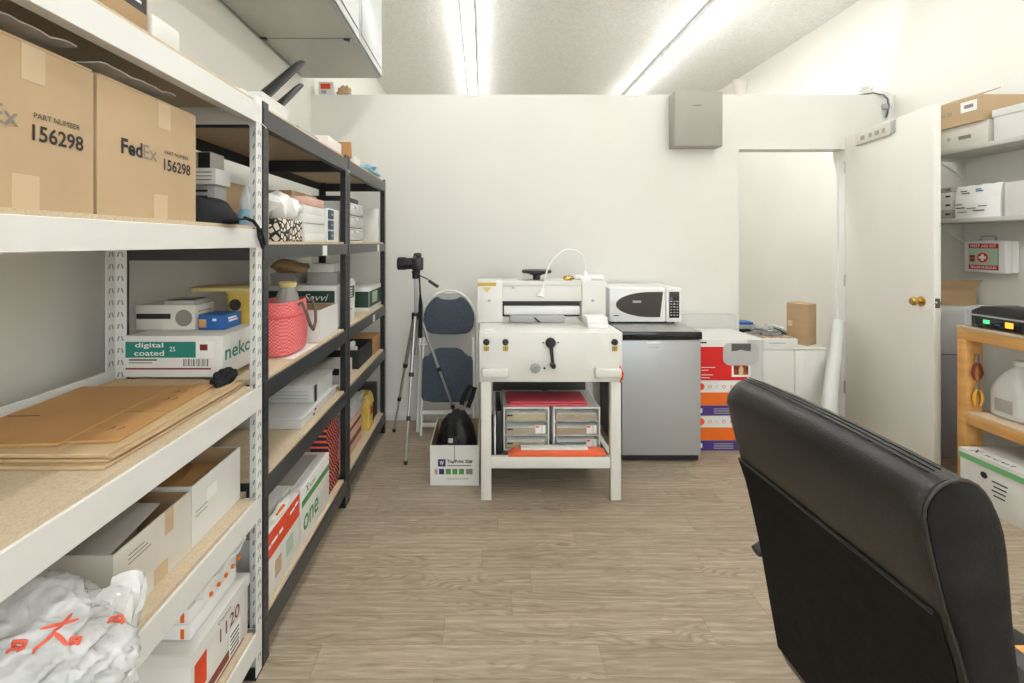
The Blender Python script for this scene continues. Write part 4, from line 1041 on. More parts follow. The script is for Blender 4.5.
    B().tube([(-.19, 2.62, .30), (-.185, 2.58, .31), (-.18, 2.575, .26), (-.178, 2.573, .235)], [.012, .016, .014, .01], 10).done('strap', M['cloth'], t)
    B().box(-.192, -.166, 2.556, 2.566, .228, .252, .002).done('logo_tag', M['gplastic'], t)
    B().tube([(-.13, 2.78, .36), (-.115, 2.80, .41), (-.08, 2.82, .46), (-.05, 2.84, .44), (-.07, 2.83, .38), (-.09, 2.80, .34)], .014, 10).done('handle', M['cloth'], t)

def cutter():
    t = thing('paper_cutter', 'cream floor standing guillotine paper cutter in the middle of the back row', 'paper cutter', (.352, 2.75, 0))
    mc = 'machine'
    # stand
    for lx in (-.010, .659):
        for ly in (2.392, 3.02):
            B().box(lx, lx+.053, ly, ly+.04, .002, .617, .003).done('leg', M[mc], t)
            B().box(lx+.004, lx+.049, ly+.004, ly+.036, 0, .002).done('foot', M['bplastic'], t)
    b = B(); b.box(.043, .659, 2.397, 2.425, .165, .223, .003); b.box(.043, .659, 3.03, 3.055, .165, .223, .003); b.box(.020, .043, 2.432, 3.02, .165, .223); b.box(.659, .682, 2.432, 3.02, .165, .223)
    b.done('shelf_rail', M[mc], t)
    B().box(.0435, .6585, 2.4255, 3.0295, .205, .212).done('shelf_tray', M['machd'], t)
    # table body
    b = B(); b.box(-.020, .716, 2.380, 2.392, .617, .871, .003); b.box(-.012, .708, 2.392, 2.66, .622, .862); b.box(-.020, .716, 2.385, 2.665, .858, .8715, .004)
    b.box(.03, .67, 2.66, 3.06, .64, .84, .004)
    b.done('table', M[mc], t)
    b = B(); b.box(.02, .68, 2.50, 3.0, .600, .616); b.done('underframe', M['machd'], t)
    B().box(.064, .658, 2.98, 2.99, .38, .60).done('rear_panel', M['gsteel'], t)
    # front panel hardware
    F = 2.380
    for x in (.017, .115, .675):
        k = B().lathe([(.0165, F-.0005), (.0165, F-.006), (.012, F-.012), (.0, F-.013)], (x, 0, .822), 'Y').done('push_button', M['bplastic'], t)
        patch(t, 'yellow_sticker', 'gold', '-Y', F, x-.014, x+.014, .775, .800)
        text(t, 'i', (x, F, .787), '-Y', .016, 'ink', bold=.03, lift=.0012)
    patch(t, 'white_label', 'paper', '+Z', .8716, .008, .058, 2.43, 2.47)
    hx, hz = .346, .820
    c = B(); c.lathe([(.026, F-.0005), (.026, F-.014), (.018, F-.022), (.006, F-.023)], (hx, 0, hz), 'Y')
    c.rings([[(hx+.010*math.cos(a), F-.020+.004*math.sin(a), hz) for a in [2*PI*k/10 for k in range(10)]], [(hx+.008+.008*math.cos(a), F-.022+.004*math.sin(a), hz-.105) for a in [2*PI*k/10 for k in range(10)]]])
    cr = c.done('crank', M['bplastic'], t)
    B().cyl((hx+.008, F-.02, hz-.110), (hx+.008, F-.055, hz-.110), .015, .012).done('crank_knob', M['bplastic'], cr)
    B().cyl((hx-.038, F-.001, hz), (hx-.038, F-.006, hz), .005).cyl((hx+.038, F-.001, hz), (hx+.038, F-.006, hz), .005).done('screw', M['chrome'], t)
    pts = []
    for k in range(32):
        a = 2*PI*k/32; r = .027 if k % 4 < 2 else .023; pts.append((.268+r*math.cos(a), .690+r*math.sin(a)))
    B().prism(pts, 'Y', F-.014, F-.0005).lathe([(.012, F-.0145), (.010, F-.024)], (.268, 0, .690), 'Y').done('star_knob', M['steel'], t)
    B().cyl((.315, F-.0005, .688), (.315, F-.004, .688), .006).done('screw', M['bplastic'], t)
    for x0, x1 in ((-.004, .128), (.572, .704)):
        B().box(x0, x1, F-.03, F-.0005, .648, .690, .004).done('hand_guard', M[mc], t)
    # upright frame
    Y0 = 2.665
    b = B(); b.box(-.034, .112, Y0, 2.86, .872, 1.112, .005); b.box(.568, .706, Y0, 2.86, .872, 1.112, .005); b.box(.1125, .5675, Y0+.003, 2.86, 1.083, 1.111, .002)
    b.done('frame', M[mc], t)
    B().box(.1125, .5675, Y0+.006, Y0+.04, .995, 1.082, .003).done('blade_carrier', M[mc], t)
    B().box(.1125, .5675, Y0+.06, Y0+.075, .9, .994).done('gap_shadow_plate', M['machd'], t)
    B().box(.122, .56, Y0+.020, Y0+.05, .915, .965, .004).done('clamp_plate', M['wplastic'], t)
    b = B(); b.box(.15, .47, Y0-.02, Y0+.045, .8735, .915, .010); b.done('clamp_bar', M['gplastic'], t)
    B().prism([(.285, .905), (.30, .905), (.33, .878), (.315, .878)], 'Y', Y0-.0245, Y0-.0205).done('cut_line_mark', M['bplastic'], t)
    for x, z in ((.035, 1.0), (.63, 1.0), (.175, 1.075)):
        B().lathe([(.009, Y0-.0003), (.008, Y0-.004), (0, Y0-.005)], (x, 0, z), 'Y').done('screw', M['steel'], t)
    patch(t, 'yellow_strip', 'gold', '-Y', Y0, -.030, .075, 1.082, 1.103)
    B().prism([(-.005, 1.075), (.05, 1.075), (.022, 1.045)], 'Y', Y0-.001, Y0-.0002).done('warning_triangle', M['yellowl'], t)
    # wheel on top
    B().cyl((.32, 2.77, 1.112), (.32, 2.77, 1.14), .022).lathe([(.03, 1.138), (.05, 1.148), (.085, 1.152), (.090, 1.160), (.086, 1.170), (.06, 1.170), (.04, 1.166)], (.32, 2.77, 0)).done('hand_wheel', M['bplastic'], t)
    for x in (.40,): pass
    # things on top
    z = 1.1126
    g = thing('gooseneck_lamp', 'white bendy gooseneck lamp on top of the paper cutter', 'lamp', (.60, 2.75, z))
    B().lathe([(.035, z), (.035, z+.012), (.016, z+.02), (.012, z+.045)], (.605, 2.75, 0)).done('lamp_base', M['wplastic'], g)
    pts = [(.605, 2.75, z+.04), (.603, 2.75, z+.10), (.58, 2.745, z+.15), (.53, 2.73, z+.175), (.47, 2.70, z+.175), (.41, 2.67, z+.13), (.37, 2.645, z+.07), (.345, 2.63, z-.01), (.335, 2.625, z-.05)]
    sp = []
    for i in range(len(pts)-1):
        p0, p1, p2, p3 = [Vector(pts[max(0, min(len(pts)-1, i+q))]) for q in (-1, 0, 1, 2)]
        for k in range(6):
            u = k/6; sp.append(.5*((2*p1)+(-p0+p2)*u+(2*p0-5*p1+4*p2-p3)*u*u+(-p0+3*p1-3*p2+p3)*u**3))
    sp.append(Vector(pts[-1]))
    B().tube(sp, .0048, 10).done('gooseneck', M['wplastic'], g)
    B().cyl((.338, 2.627, z-.04), (.325, 2.620, z-.085), .010, .024).done('lamp_head', M['wplastic'], g)
    o = B().box(.55, .72, 2.76, 2.80, z, z+.028, .006).done('power_strip', M['wplastic'], loc=(.63, 2.78, z)); tag(o, 'white power strip behind the gooseneck lamp base', 'power strip')
    o = crumple('keyring', 'small brown and gold ornament on top of the paper cutter', 'ornament', (.50, 2.72, z), (.03, .02, .017), 'brass', 91, .6, 8, sub=3)
    zz = .8722
    for i in range(3):
        o = carton('card_pack', ('bottom white card pack on the right end of the cutter table', 'middle white card pack on the right end of the cutter table', 'top white card pack on the right end of the cutter table')[i], 'card pack', .566-.003*i, .678-.004*i, 2.50, 2.60, zz, zz+.019, 'paper', group='white card packs stacked on the cutter', bev=.002); zz += .0196
    o = B().tube([(.70, 2.376, .70), (.715, 2.372, .665), (.712, 2.372, .64), (.70, 2.373, .615)], [.003, .006, .006, .002], 8).done('orange_tag', M['redorange'], loc=(.70, 2.374, .66)); tag(o, 'orange ribbon tag hanging from the right hand guard of the cutter', 'tag')
    # white power cable under the table
    B().tube([(.62, 2.86, .60), (.635, 2.84, .54), (.648, 2.84, .44), (.641, 2.83, .37), (.648, 2.85, .31), (.650, 2.9, .26), (.648, 2.96, .216)], .004, 8).done('power_cable', M['wplastic'], t)
    # drawer units on the lower tray
    z = .2125
    for i, (x0, x1) in enumerate(((.110, .357), (.380, .632))):
        y0, y1, h = 2.50, 2.80, .232
        d = thing('drawer_box', ('three drawer desktop unit with cream sheets inside, left one on the cutter tray', 'three drawer desktop unit with teal and orange sheets inside, right one on the cutter tray')[i], 'drawer unit', ((x0+x1)/2, 2.65, z))
        b = B(); e = .007
        b.box(x0, x0+e, y0, y1, z, z+h, .002); b.box(x1-e, x1, y0, y1, z, z+h, .002); b.box(x0+e, x1-e, y1-e, y1, z, z+h)
        b.box(x0+e, x1-e, y0, y1-e, z+h-e, z+h); b.box(x0+e, x1-e, y0, y1-e, z, z+e)
        for k in (1, 2): b.box(x0+e, x1-e, y0+.01, y1-e, z+h*k/3-.002, z+h*k/3+.002)
        b.done('casing', M['wplastic'], d)
        for k in range(3):
            z0 = z+e+.001+(h-e)*k/3; z1 = z0+h/3-e-.004; xm = (x0+x1)/2
            # front with a concave finger dip
            pts = [(x0+e+.002, z0)] + [(x1-e-.002, z0)] + [(x1-e-.002, z1)]
            for j in range(9):
                u = 1-j/8; x = x0+e+.03+u*(x1-x0-2*e-.06); pts.append((x, z1-.018*math.sin(PI*u)))
            pts.append((x0+e+.002, z1))
            dr = B().prism(pts, 'Y', y0+.001, y0+.005).box(x0+e+.003, x1-e-.003, y0+.005, y1-.02, z0, z0+.002).done('drawer', M['smoke'], d)
            cm = [['yellowl', 'kraft2', 'yellowl'], ['teal', 'kraftd', 'kraft2']][i][k]
            B().box(x0+.018, x1-.018, y0+.008, y1-.03, z0+.0025, z0+.034).done('paper_stack', M[cm], dr)
            B().box(x0+.022, x1-.022, y0+.0075, y1-.03, z0+.0345, z0+.042).done('paper_stack', M['paper'], dr)
            if not (i == 0 and k == 2) and not (i == 0 and k == 0) and not (i == 1 and k == 2):
                lb = patch(dr, 'label', 'paper', '-Y', y0+.0008, x1-.075, x1-.02, z0+.008, z0+.052)
                B().box(x1-.073, x1-.055, y0-.0006, y0+.0002, z0+.040, z0+.048).done('red_mark', M['red'], lb)
                B().box(x1-.040, x1-.038, y0-.0006, y0+.0002, z0+.010, z0+.050).done('divider', M['inklight'], lb)
            if i == 0: B().box(x0+.02, x0+.05, y0-.0002, y0+.0008, z0+.026, z0+.034).done('handwriting', M['ink'], dr)
            elif k == 2: B().box(xm-.015, xm+.015, y0-.0002, y0+.0008, z0+.022, z0+.034).done('gold_sticker', M['gold'], dr)
    z = .4452
    for i, (x0, x1, y0, y1, m) in enumerate(((.13, .56, 2.52, 2.74, 'folder_pink'), (.14, .57, 2.515, 2.73, 'folder_pink'), (.15, .56, 2.53, 2.70, 'folder_pink'))):
        o = B().box(x0, x1, y0, y1, z, z+.006, .002).done('paper_folder', M[m], loc=((x0+x1)/2, (y0+y1)/2, z)); o.rotation_euler.z = (.02, -.015, .01)[i]
        tag(o, ('bottom pink folder on the two drawer units', 'middle pink folder on the two drawer units', 'deep pink folder on top of the pink ones over the drawer units')[i], 'folder', 'folders on the drawer units'); z += .0066
    z = .2240
    for i, (x0, x1, y0, y1, m) in enumerate(((.13, .60, 2.398, 2.47, 'folder_orange'), (.15, .64, 2.399, 2.475, 'folder_orange'), (.16, .62, 2.40, 2.47, 'folder_orange'), (.20, .55, 2.425, 2.48, 'paper'))):
        o = B().box(x0, x1, y0, y1, z, z+.007, .002).done('paper_folder', M[m], loc=((x0+x1)/2, (y0+y1)/2, z)); o.rotation_euler.z = (.0, -.012, .012, 0)[i]
        tag(o, ('bottom orange folder at the front edge of the cutter tray', 'second orange folder from the bottom at the front of the cutter tray', 'top orange folder at the front of the cutter tray', 'white folder lying on the orange folders')[i], 'folder', 'folders at the front of the cutter tray'); z += .0076
    o = B().box(.06, .068, 2.45, 2.75, .2125, .42, .001).done('white_board', M['paper'], loc=(.064, 2.6, .2125)); tag(o, 'thin white board standing left of the drawer units', 'board')
    o = B().box(.074, .100, 2.46, 2.78, .2125, .44, .003).done('binder', M['bplastic'], loc=(.087, 2.62, .2125)); tag(o, 'black binder standing left of the drawer units', 'binder')

def fridge_etc():
    t = thing('mini_fridge', 'silver mini fridge with black top standing right of the cutter', 'fridge', (1.079, 3.08, 0))
    x0, x1, y0, y1 = .840, 1.318, 2.805, 3.35
    B().box(x0+.004, x1-.004, y0+.055, y1, .03, .745, .004).done('cabinet', M['bplastic'], t)
    d = B().box(x0, x1, y0, y0+.05, .045, .742, .006).done('door', M['silverdoor'], t)
    B().box(.985, 1.075, y0-.0025, y0-.0002, .722, .733, .001).done('handle', M['wplastic'], d)
    patch(d, 'badge', 'cabgrey', '-Y', y0, 1.0, 1.06, .696, .703)
    B().box(x0-.002, x1+.006, y0-.006, y1, .746, .793, .005).done('top_rim', M['bgloss'], t)
    B().box(x0+.004, x1, y0+.004, y1-.004, .7932, .795, .0006, seg=1).done('top_surface', M['topgrey'], t)
    B().box(x0+.008, x1-.008, y0+.02, y0+.054, .01, .043).done('plinth', M['bplastic'], t)
    for x in (x0+.04, x1-.04):
        for y in (y0+.09, y1-.06): B().cyl((x, y, 0), (x, y, .03), .018).done('foot', M['bplastic'], t)
    # microwave
    z = .797
    t = thing('microwave', 'white microwave oven with dark oval window on the mini fridge', 'microwave', (1.07, 3.25, z))
    x0, x1, y0, y1 = .832, 1.31, 3.055, 3.44
    B().box(x0+.002, x1-.002, y0+.03, y1, z+.012, z+.236, .008).done('casing', M['wplastic'], t)
    xs = 1.205
    B().box(x0, xs-.001, y0, y0+.029, z+.012, z+.238, .010).done('door', M['wplastic'], t)
    dr = bpy.data.objects[t.children[-1].name] if t.children else t
    pts = []
    cxr, cz = 1.155, z+.128
    for k in range(25):
        a = PI/2+PI*k/24; pts.append((1.11+.235*math.cos(a), cz+.083*math.sin(a)))
    pts += [(1.165, cz-.083), (1.175, cz), (1.185, cz+.083)]
    B().prism(pts, 'Y', y0-.002, y0-.0003).done('window', M['screen'], t)
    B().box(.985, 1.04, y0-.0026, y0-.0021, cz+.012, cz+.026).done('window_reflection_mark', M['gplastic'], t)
    B().box(xs+.001, x1, y0, y0+.029, z+.012, z+.238, .008).done('control_panel', M['wplastic'], t)
    k = B().box(xs+.020, x1-.018, y0-.0022, y0-.0003, z+.040, z+.212, .001).done('keypad', M['bgloss'], t)
    B().box(xs+.026, x1-.024, y0-.0030, y0-.0023, z+.178, z+.205).done('display', M['screen'], k)
    for r in range(6):
        for c in range(3): B().box(xs+.028+c*.020, xs+.040+c*.020, y0-.0030, y0-.0023, z+.055+r*.018, z+.062+r*.018).done('key', M['gplastic'], k)
    B().box(.86, .895, y0-.0008, y0-.0002, z+.052, z+.058).done('badge', M['ink'], t)
    for x in (x0+.04, x1-.04):
        for y in (y0+.05, y1-.05): B().cyl((x, y, z-.0015), (x, y, z+.012), .012).done('foot', M['bplastic'], t)
    # paper boxes
    F = 2.967; z = .001
    for i in range(2):
        o = carton('ream_box', ('orange and purple paper box, bottom of the stack beside the fridge', 'orange and purple paper box under the red box beside the fridge')[i], 'box', 1.345, 1.70, F, 3.30, z, z+.2225, 'wcard')
        patch(o, 'orange_band', 'orange', '-Y', F, 1.346, 1.699, z+.068, z+.150)
        patch(o, 'purple_band', 'purple', '-Y', F, 1.346, 1.699, z+.002, z+.067)
        patch(o, 'white_word', 'paper', '-Y', F-.0006, 1.385, 1.402, z+.02, z+.048)
        for k in range(4): patch(o, 'white_line', 'gplastic', '-Y', F-.0006, 1.475, 1.60, z+.014+k*.010, z+.018+k*.010)
        e = B()
        e.lathe([(.023, F-.001), (.023, F-.0003)], (1.393, 0, z+.187), 'Y', seg=16).done('orange_dot', M['redorange'], o)
        for k in range(4): text(o, ('o', 'c', 'o', '8')[k], (1.45+.045*k, F, z+.187), '-Y', .022, ('orange', 'sage', 'redorange', 'orange')[k])
        z += .2235
    o = carton('printer_box', 'red, white and grey printer box with picture, topmost beside the fridge', 'box', 1.345, 1.79, F, 3.35, z, z+.265, 'wcard')
    patch(o, 'red_panel', 'red', '-Y', F, 1.346, 1.69, z+.004, z+.218)
    patch(o, 'grey_panel', 'boxgrad', '-Y', F, 1.69, 1.789, z+.004, z+.262)
    patch(o, 'dark_word', 'ink', '-Y', F, 1.385, 1.43, z+.240, z+.250)
    for k in range(4): patch(o, 'white_line', 'paper', '-Y', F-.0006, 1.395, (1.485, 1.44, 1.47, 1.45)[k], z+.085-k*.018-(.012 if k > 1 else 0), z+.089-k*.018-(.012 if k > 1 else 0))
    # printed picture: rounded grey device and a small photograph
    pts = [(p[0], p[1]) for p in [(q[0], q[1]) for q in rrect(1.648, z+.172, .114, .072, 0, .045)]]
    B().prism(pts, 'Y', F-.0018, F-.0007).done('device_picture', M['gplastic2'], o)
    B().prism([(1.587, z+.238), (1.587, z+.190), (1.625, z+.194), (1.65, z+.200), (1.675, z+.194), (1.712, z+.190), (1.712, z+.238)], 'Y', F-.0024, F-.0019).done('device_picture_screen', M['gsteel'], o)
    patch(o, 'photo_border', 'paper', '-Y', F-.0006, 1.59, 1.708, z+.026, z+.098)
    B().box(1.602, 1.696, F-.0019, F-.0013, z+.040, z+.098).done('photo_picture', M['skin'], o)
    B().prism([(1.636, z+.042), (1.662, z+.042), (1.664, z+.075), (1.656, z+.095), (1.644, z+.095), (1.634, z+.075)], 'Y', F-.0025, F-.002).done('photo_figure', M['yellowl'], o)
    o = carton('flat_box', 'long flat pale grey box standing behind the red printer box', 'box', 1.34, 1.85, 3.38, 3.47, .001, .80, 'cabl', bev=.004)

def doorway():
    # low cabinet standing through the doorway
    t = thing('low_cabinet', 'low white two door cabinet standing in the doorway', 'cabinet', (2.215, 3.6, 0))
    x0, x1, y0, y1, h = 1.99, 2.445, 3.30, 3.88, .583
    B().box(x0, x1, y0+.02, y1, .002, h-.012, .002).done('body', M['machine'], t)
    B().box(x0-.003, x1+.003, y0-.002, y1+.002, h-.012, h, .003).done('top', M['machine'], t)
    for a, c in ((x0+.002, (x0+x1)/2-.0015), ((x0+x1)/2+.0015, x1-.002)): B().box(a, c, y0, y0+.019, .05, h-.016, .002).done('door', M['machine'], t)
    z = h+.0006
    o = carton('flat_box', 'flat white box with open magazine on the low cabinet', 'box', 2.0, 2.245, 3.31, 3.56, z, z+.062, 'wcard')
    patch(o, 'printed_line', 'inklight', '-Y', 3.31, 2.04, 2.16, z+.03, z+.034)
    o = B().box(1.99, 2.18, 3.605, 3.85, z, z+.05, .003).box(1.94, 2.17, 3.61, 3.84, z+.050, z+.075, .003).done('paper_tray', M['bplastic'], loc=(2.05, 3.73, z)); tag(o, 'stack of flat black trays on the low cabinet behind the doorway', 'tray')
    for i, (m, dz, lab) in enumerate((('gplastic', .076, 'grey flat panel on the black trays'), ('blue', .105, 'small blue box on the grey panel behind the doorway'))):
        a = (1.94, 2.16, 3.62, 3.81) if i == 0 else (2.02, 2.12, 3.64, 3.74)
        carton('plastic_board' if i == 0 else 'small_box', lab, 'board' if i == 0 else 'box', a[0], a[1], a[2], a[3], z+dz, z+dz+(.028 if i == 0 else .02), m)
    o = B().box(2.005, 2.235, 3.33, 3.55, z+.0626, z+.068, .002).done('magazine', M['skinb'], loc=(2.12, 3.44, z+.0626)); tag(o, 'open colour magazine lying on the flat white box', 'magazine')
    cp = crumple('cable_pile', 'pile of grey cables and adapters on the magazine', 'cables', (2.11, 3.45, z+.0685), (.085, .07, .04), 'gplastic', 101, .9, 12, creases=.6)
    for i in range(3):
        p = [(2.04+.16*k/10+.01*i, 3.40+.05*math.sin(k*1.3+i), z+.074+.055*math.sin(PI*k/10)+.006*i) for k in range(11)]
        B().tube(p, .004, 8).done('cable', M[('bplastic', 'gplastic', 'wplastic')[i]], cp)
    o = carton('shipping_carton', 'upright kraft box standing on the low cabinet', 'carton', 2.300, 2.440, 3.39, 3.52, z, z+.30, 'kraft', rz=-1.05)
    patch(o, 'packing_tape', 'pboard2', '-Y', 3.39, 2.31, 2.34, z+.13, z+.17)
    o = B().box(2.33, 2.44, 3.62, 3.86, z, z+.02, .002).box(2.34, 2.435, 3.64, 3.84, z+.021, z+.035, .002).done('black_folder', M['bplastic'], loc=(2.39, 3.74, z)); tag(o, 'flat black folders behind the upright kraft box', 'folder')
    t = thing('paper_holder', 'white paper sheet tilted upright at the left jamb of the doorway', 'paper', (1.97, 3.84, z+.0765))
    b = B().box(1.935, 2.02, 3.845, 3.850, z+.082, z+.245, .001)
    for v in b.bm.verts: v.co.x += (v.co.z-z-.05)*.25
    b.done('sheet', M['paper'], t); B().box(1.94, 2.02, 3.82, 3.87, z+.0765, z+.082, .001).done('base', M['wplastic'], t)
    # plastic wrapped roll leaning by the door hinge
    o = B(); o.cyl((2.20, 2.985, .045), (2.595, 3.385, .755), .050, .038, seg=24)
    o = o.done('wrapped_roll', M['wplastic2'], loc=(2.50, 3.36, 0)); tag(o, 'plastic wrapped white roll leaning at the door hinge', 'roll')

# ------------------------------------------------------------------ right side
def right_side():
    # wall shelves
    for i, (z, lab) in enumerate(((1.89, 'upper white wall shelf on the right wall'), (1.476, 'lower white wall shelf on the right wall'))):
        t = thing('wall_shelf', lab, 'shelf', (2.94, 2.2, z-.03))
        B().box(2.80, XR-.003, 1.45, 3.05, z-.025, z, .002).done('board', M['shelfgrey'], t)
        for y in (2.98, 2.3, 1.6):
            b = B(); b.box(XR-.006, XR-.003, y-.012, y+.012, z-.16, z-.0255); b.box(XR-.22, XR-.006, y-.012, y+.012, z-.0285, z-.0255)
            b.prism([(XR-.19, z-.0285), (XR-.18, z-.0285), (XR-.006, z-.135), (XR-.006, z-.145)], 'Y', y-.004, y+.004)
            b.done('bracket', M['wsteel'], t)
    B_ = 1.8905
    o = carton('shoebox', 'white box with small black label under the kraft carton on the upper wall shelf', 'box', 2.803, 3.05, 2.575, 2.845, B_, B_+.127, 'wcard2')
    patch(o, 'grey_print', 'inklight', '-X', 2.803, 2.665, 2.735, B_+.045, B_+.066); patch(o, 'grey_print', 'gcard', '-X', 2.803, 2.785, 2.80, B_+.05, B_+.07)
    o = carton('shipping_carton', 'open kraft carton with white label on the white box, upper wall shelf', 'carton', 2.79, 3.06, 2.59, 2.85, B_+.128, B_+.27, 'kraft2', open_=True, inner='kraft')
    patch(o, 'shipping_label', 'paper', '-X', 2.79, 2.62, 2.71, B_+.195, B_+.255); patch(o, 'barcode', 'inklight', '-X', 2.7894, 2.64, 2.69, B_+.215, B_+.235)
    text(o, '00 200', (2.79, 2.79, B_+.205), '-X', .025, 'inklight', w=.06)
    f = B().box(2.79, 2.90, 2.592, 2.848, 0, .004)
    mx = Matrix.Translation((2.79, 0, B_+.2705)) @ Matrix.Rotation(-.35, 4, 'Y') @ Matrix.Translation((-2.79, 0, 0))
    for v in f.bm.verts: v.co = mx @ v.co
    f.done('flap', M['kraft2'], o)
    carton('storage_box', 'white lidded box nearest the camera on the upper wall shelf', 'box', 2.806, 3.06, 2.18, 2.55, B_, B_+.165, 'wcard', lid='wcard', lidh=.035)
    B_ = 1.4765
    t = thing('document_bag', 'clear bag of white printed papers on the lower wall shelf', 'bag', (2.9, 2.645, B_))
    b = B(); rs = []
    for k in range(11):
        y = 2.525+.24*k/10; w = .012*math.sin(PI*k/10)
        rs.append([(2.815-w, y, B_), (2.812-w*1.2, y, B_+.06), (2.816-w, y, B_+.13), (2.83, y, B_+.185+.004*math.sin(k*2)), (3.0, y, B_+.188), (3.02, y, B_)])
    b.rings(rs); b.done('bag_body', M['paper'], t)
    for k, (y, zz, w, m) in enumerate(((2.70, .15, .035, 'ink'), (2.69, .138, .045, 'ink'), (2.62, .155, .03, 'teal'), (2.615, .145, .04, 'blue'), (2.73, .075, .04, 'inklight'), (2.72, .055, .05, 'ink'), (2.66, .05, .05, 'inklight'), (2.60, .06, .045, 'inklight'), (2.62, .035, .06, 'ink'), (2.71, .03, .05, 'inklight'))):
        patch(t, 'printed_line', m, '-X', 2.799-.001, y-w/2, y+w/2, B_+zz, B_+zz+.006, t=.001)
    carton('paper_carton', 'plain white box nearest the camera on the lower wall shelf', 'box', 2.815, 3.05, 2.18, 2.505, B_, B_+.180, 'wcard')
    zz = B_
    for i, (h, m) in enumerate(((.055, 'gcard'), (.055, 'wcard2'), (.05, 'wcard'), (.03, 'gcard'))):
        o = carton('small_box', ('grey box, bottom of the stack at the far end of the lower wall shelf', 'cream box second from the bottom at the far end of the lower wall shelf', 'white box third from the bottom at the far end of the lower wall shelf', 'grey box topmost at the far end of the lower wall shelf')[i], 'box', 2.82, 3.04, 2.79, 2.96, zz, zz+h-.001, m, group='boxes stacked at the far end of the lower wall shelf')
        patch(o, 'black_print', 'ink', '-X', 2.82, 2.80, 2.83, zz+h*.4, zz+h*.6); zz += h
    # black cable below the shelf
    o = B().tube([(2.985, 3.03, 1.446), (2.975, 3.02, 1.42), (2.95, 3.01, 1.395), (2.91, 3.0, 1.375), (2.86, 3.0, 1.37)], .006, 8).done('cable', M['bplastic'], loc=(3.0, 2.9, 1.38)); tag(o, 'black cable curving under the lower wall shelf', 'cable')
    # first aid kit
    y0, y1, z0, z1 = 2.665, 2.895, 1.152, 1.345
    t = thing('first_aid_kit', 'white first aid kit box mounted on the right wall', 'first aid kit', (3.04, 2.78, z0))
    b = B(); b.box(3.0, 3.042, y0, y1, z0, z1, .008); b.box(3.044, XR-.002, y0+.003, y1-.003, z0+.003, z1-.003, .008); b.done('case', M['wplastic'], t)
    B().tube([(3.03, 2.74, z1-.002), (3.03, 2.745, z1+.025), (3.03, 2.82, z1+.025), (3.03, 2.825, z1-.002)], .006, 8).done('handle', M['clearp'], t)
    patch(t, 'dark_border', 'dgreen', '-X', 3.0, 2.70, 2.866, z0+.018, z1-.018)
    patch(t, 'sage_panel', 'sage', '-X', 2.9994, 2.703, 2.863, z0+.045, z1-.047)
    patch(t, 'red_band', 'red', '-X', 2.9994, 2.703, 2.863, z1-.045, z1-.021); patch(t, 'red_band', 'red', '-X', 2.9994, 2.703, 2.863, z0+.021, z0+.043)
    text(t, 'FIRST AID KIT', (2.9988, 2.783, z1-.033), '-X', .016, 'paper', w=.145, bold=.02)
    text(t, 'TROUSSE DE SECOURS', (2.9988, 2.783, z0+.032), '-X', .014, 'paper', w=.145, bold=.015)
    B().lathe([(.030, 2.9988), (.030, 2.9975)], (0, 2.785, z0+.091), 'X').done('red_disc', M['red'], t)
    cr = B(); cr.box(2.9965, 2.9974, 2.785-.007, 2.785+.007, z0+.071, z0+.111); cr.box(2.9965, 2.9974, 2.785-.020, 2.785-.0071, z0+.084, z0+.098); cr.box(2.9965, 2.9974, 2.785+.0071, 2.785+.020, z0+.084, z0+.098); cr.done('white_cross', M['paper'], t)
    patch(t, 'red_booklet', 'maroon', '-X', 2.9988, 2.83, 2.858, z0+.065, z0+.105); patch(t, 'orange_print', 'orange', '-X', 2.998, 2.836, 2.852, z0+.082, z0+.090)
    # grey cabinet with open carton
    t = thing('filing_cabinet', 'grey cabinet between the open door and the wooden bench', 'cabinet', (2.9, 3.1, 0))
    B().box(2.715, 3.06, 2.86, 3.40, .002, .64, .006).done('lower_body', M['cabgrey'], t)
    B().box(2.712, 3.062, 2.855, 3.40, .644, .943, .006).done('upper_body', M['cabgreyl'], t)
    B().box(2.72, 3.055, 2.865, 3.395, .64, .644).done('joint', M['bplastic'], t)
    B().box(2.93, 2.97, 2.835, 2.8545, .63, .65, .004).done('handle', M['bplastic'], t)
    o = carton('shipping_carton', 'open kraft carton on the grey cabinet under the first aid kit', 'carton', 2.75, 3.05, 2.87, 3.15, .944, 1.035, 'kraft', open_=True, inner='kraft2')
    for k, (ya, an) in enumerate(((2.87, -.5), (3.15, .35))):
        f = B().box(2.752, 3.048, ya-.002, ya+.002, 0, .075)
        mx = Matrix.Translation((0, ya, 1.0355)) @ Matrix.Rotation(an*(1 if k == 0 else -1)*-1, 4, 'X') @ Matrix.Translation((0, -ya, 0))
        for v in f.bm.verts: v.co = mx @ v.co
        f.done('flap', M['kraft'], o)
    # wooden bench
    t = thing('workbench', 'pine wooden bench with lower shelf along the right wall', 'bench', (2.8, 2.0, 0))
    x0, x1, y0, y1 = 2.55, 3.06, 1.50, 2.496
    for y in (y0, y1-.045):
        for x in (x0, x1-.09): B().box(x, x+.09, y, y+.045, .001, .817, .002).done('leg', M['pine'], t)
    B().box(x0-.002, x1, y0-.002, y1+.002, .873, .889, .002).done('top', M['desktop2'], t)
    for z in (.818, .375):
        b = B(); b.box(x0-.0005, x0+.037, y0+.0, y1, z, z+.055, .002) if z > .5 else b.box(x0, x0+.036, y0+.046, y1-.046, z, z+.055, .002)
        b.box(x1-.038, x1, y0+.046, y1-.046, z, z+.055); b.box(x0+.04, x1-.04, y0+.002, y0+.04, z, z+.055) if z > .5 else None; b.box(x0+.04, x1-.04, y1-.04, y1-.002, z, z+.055) if z > .5 else b.box(x0+.09, x1-.09, y1-.04, y1-.002, z, z+.055)
        b.done('rail', M['pine'], t)
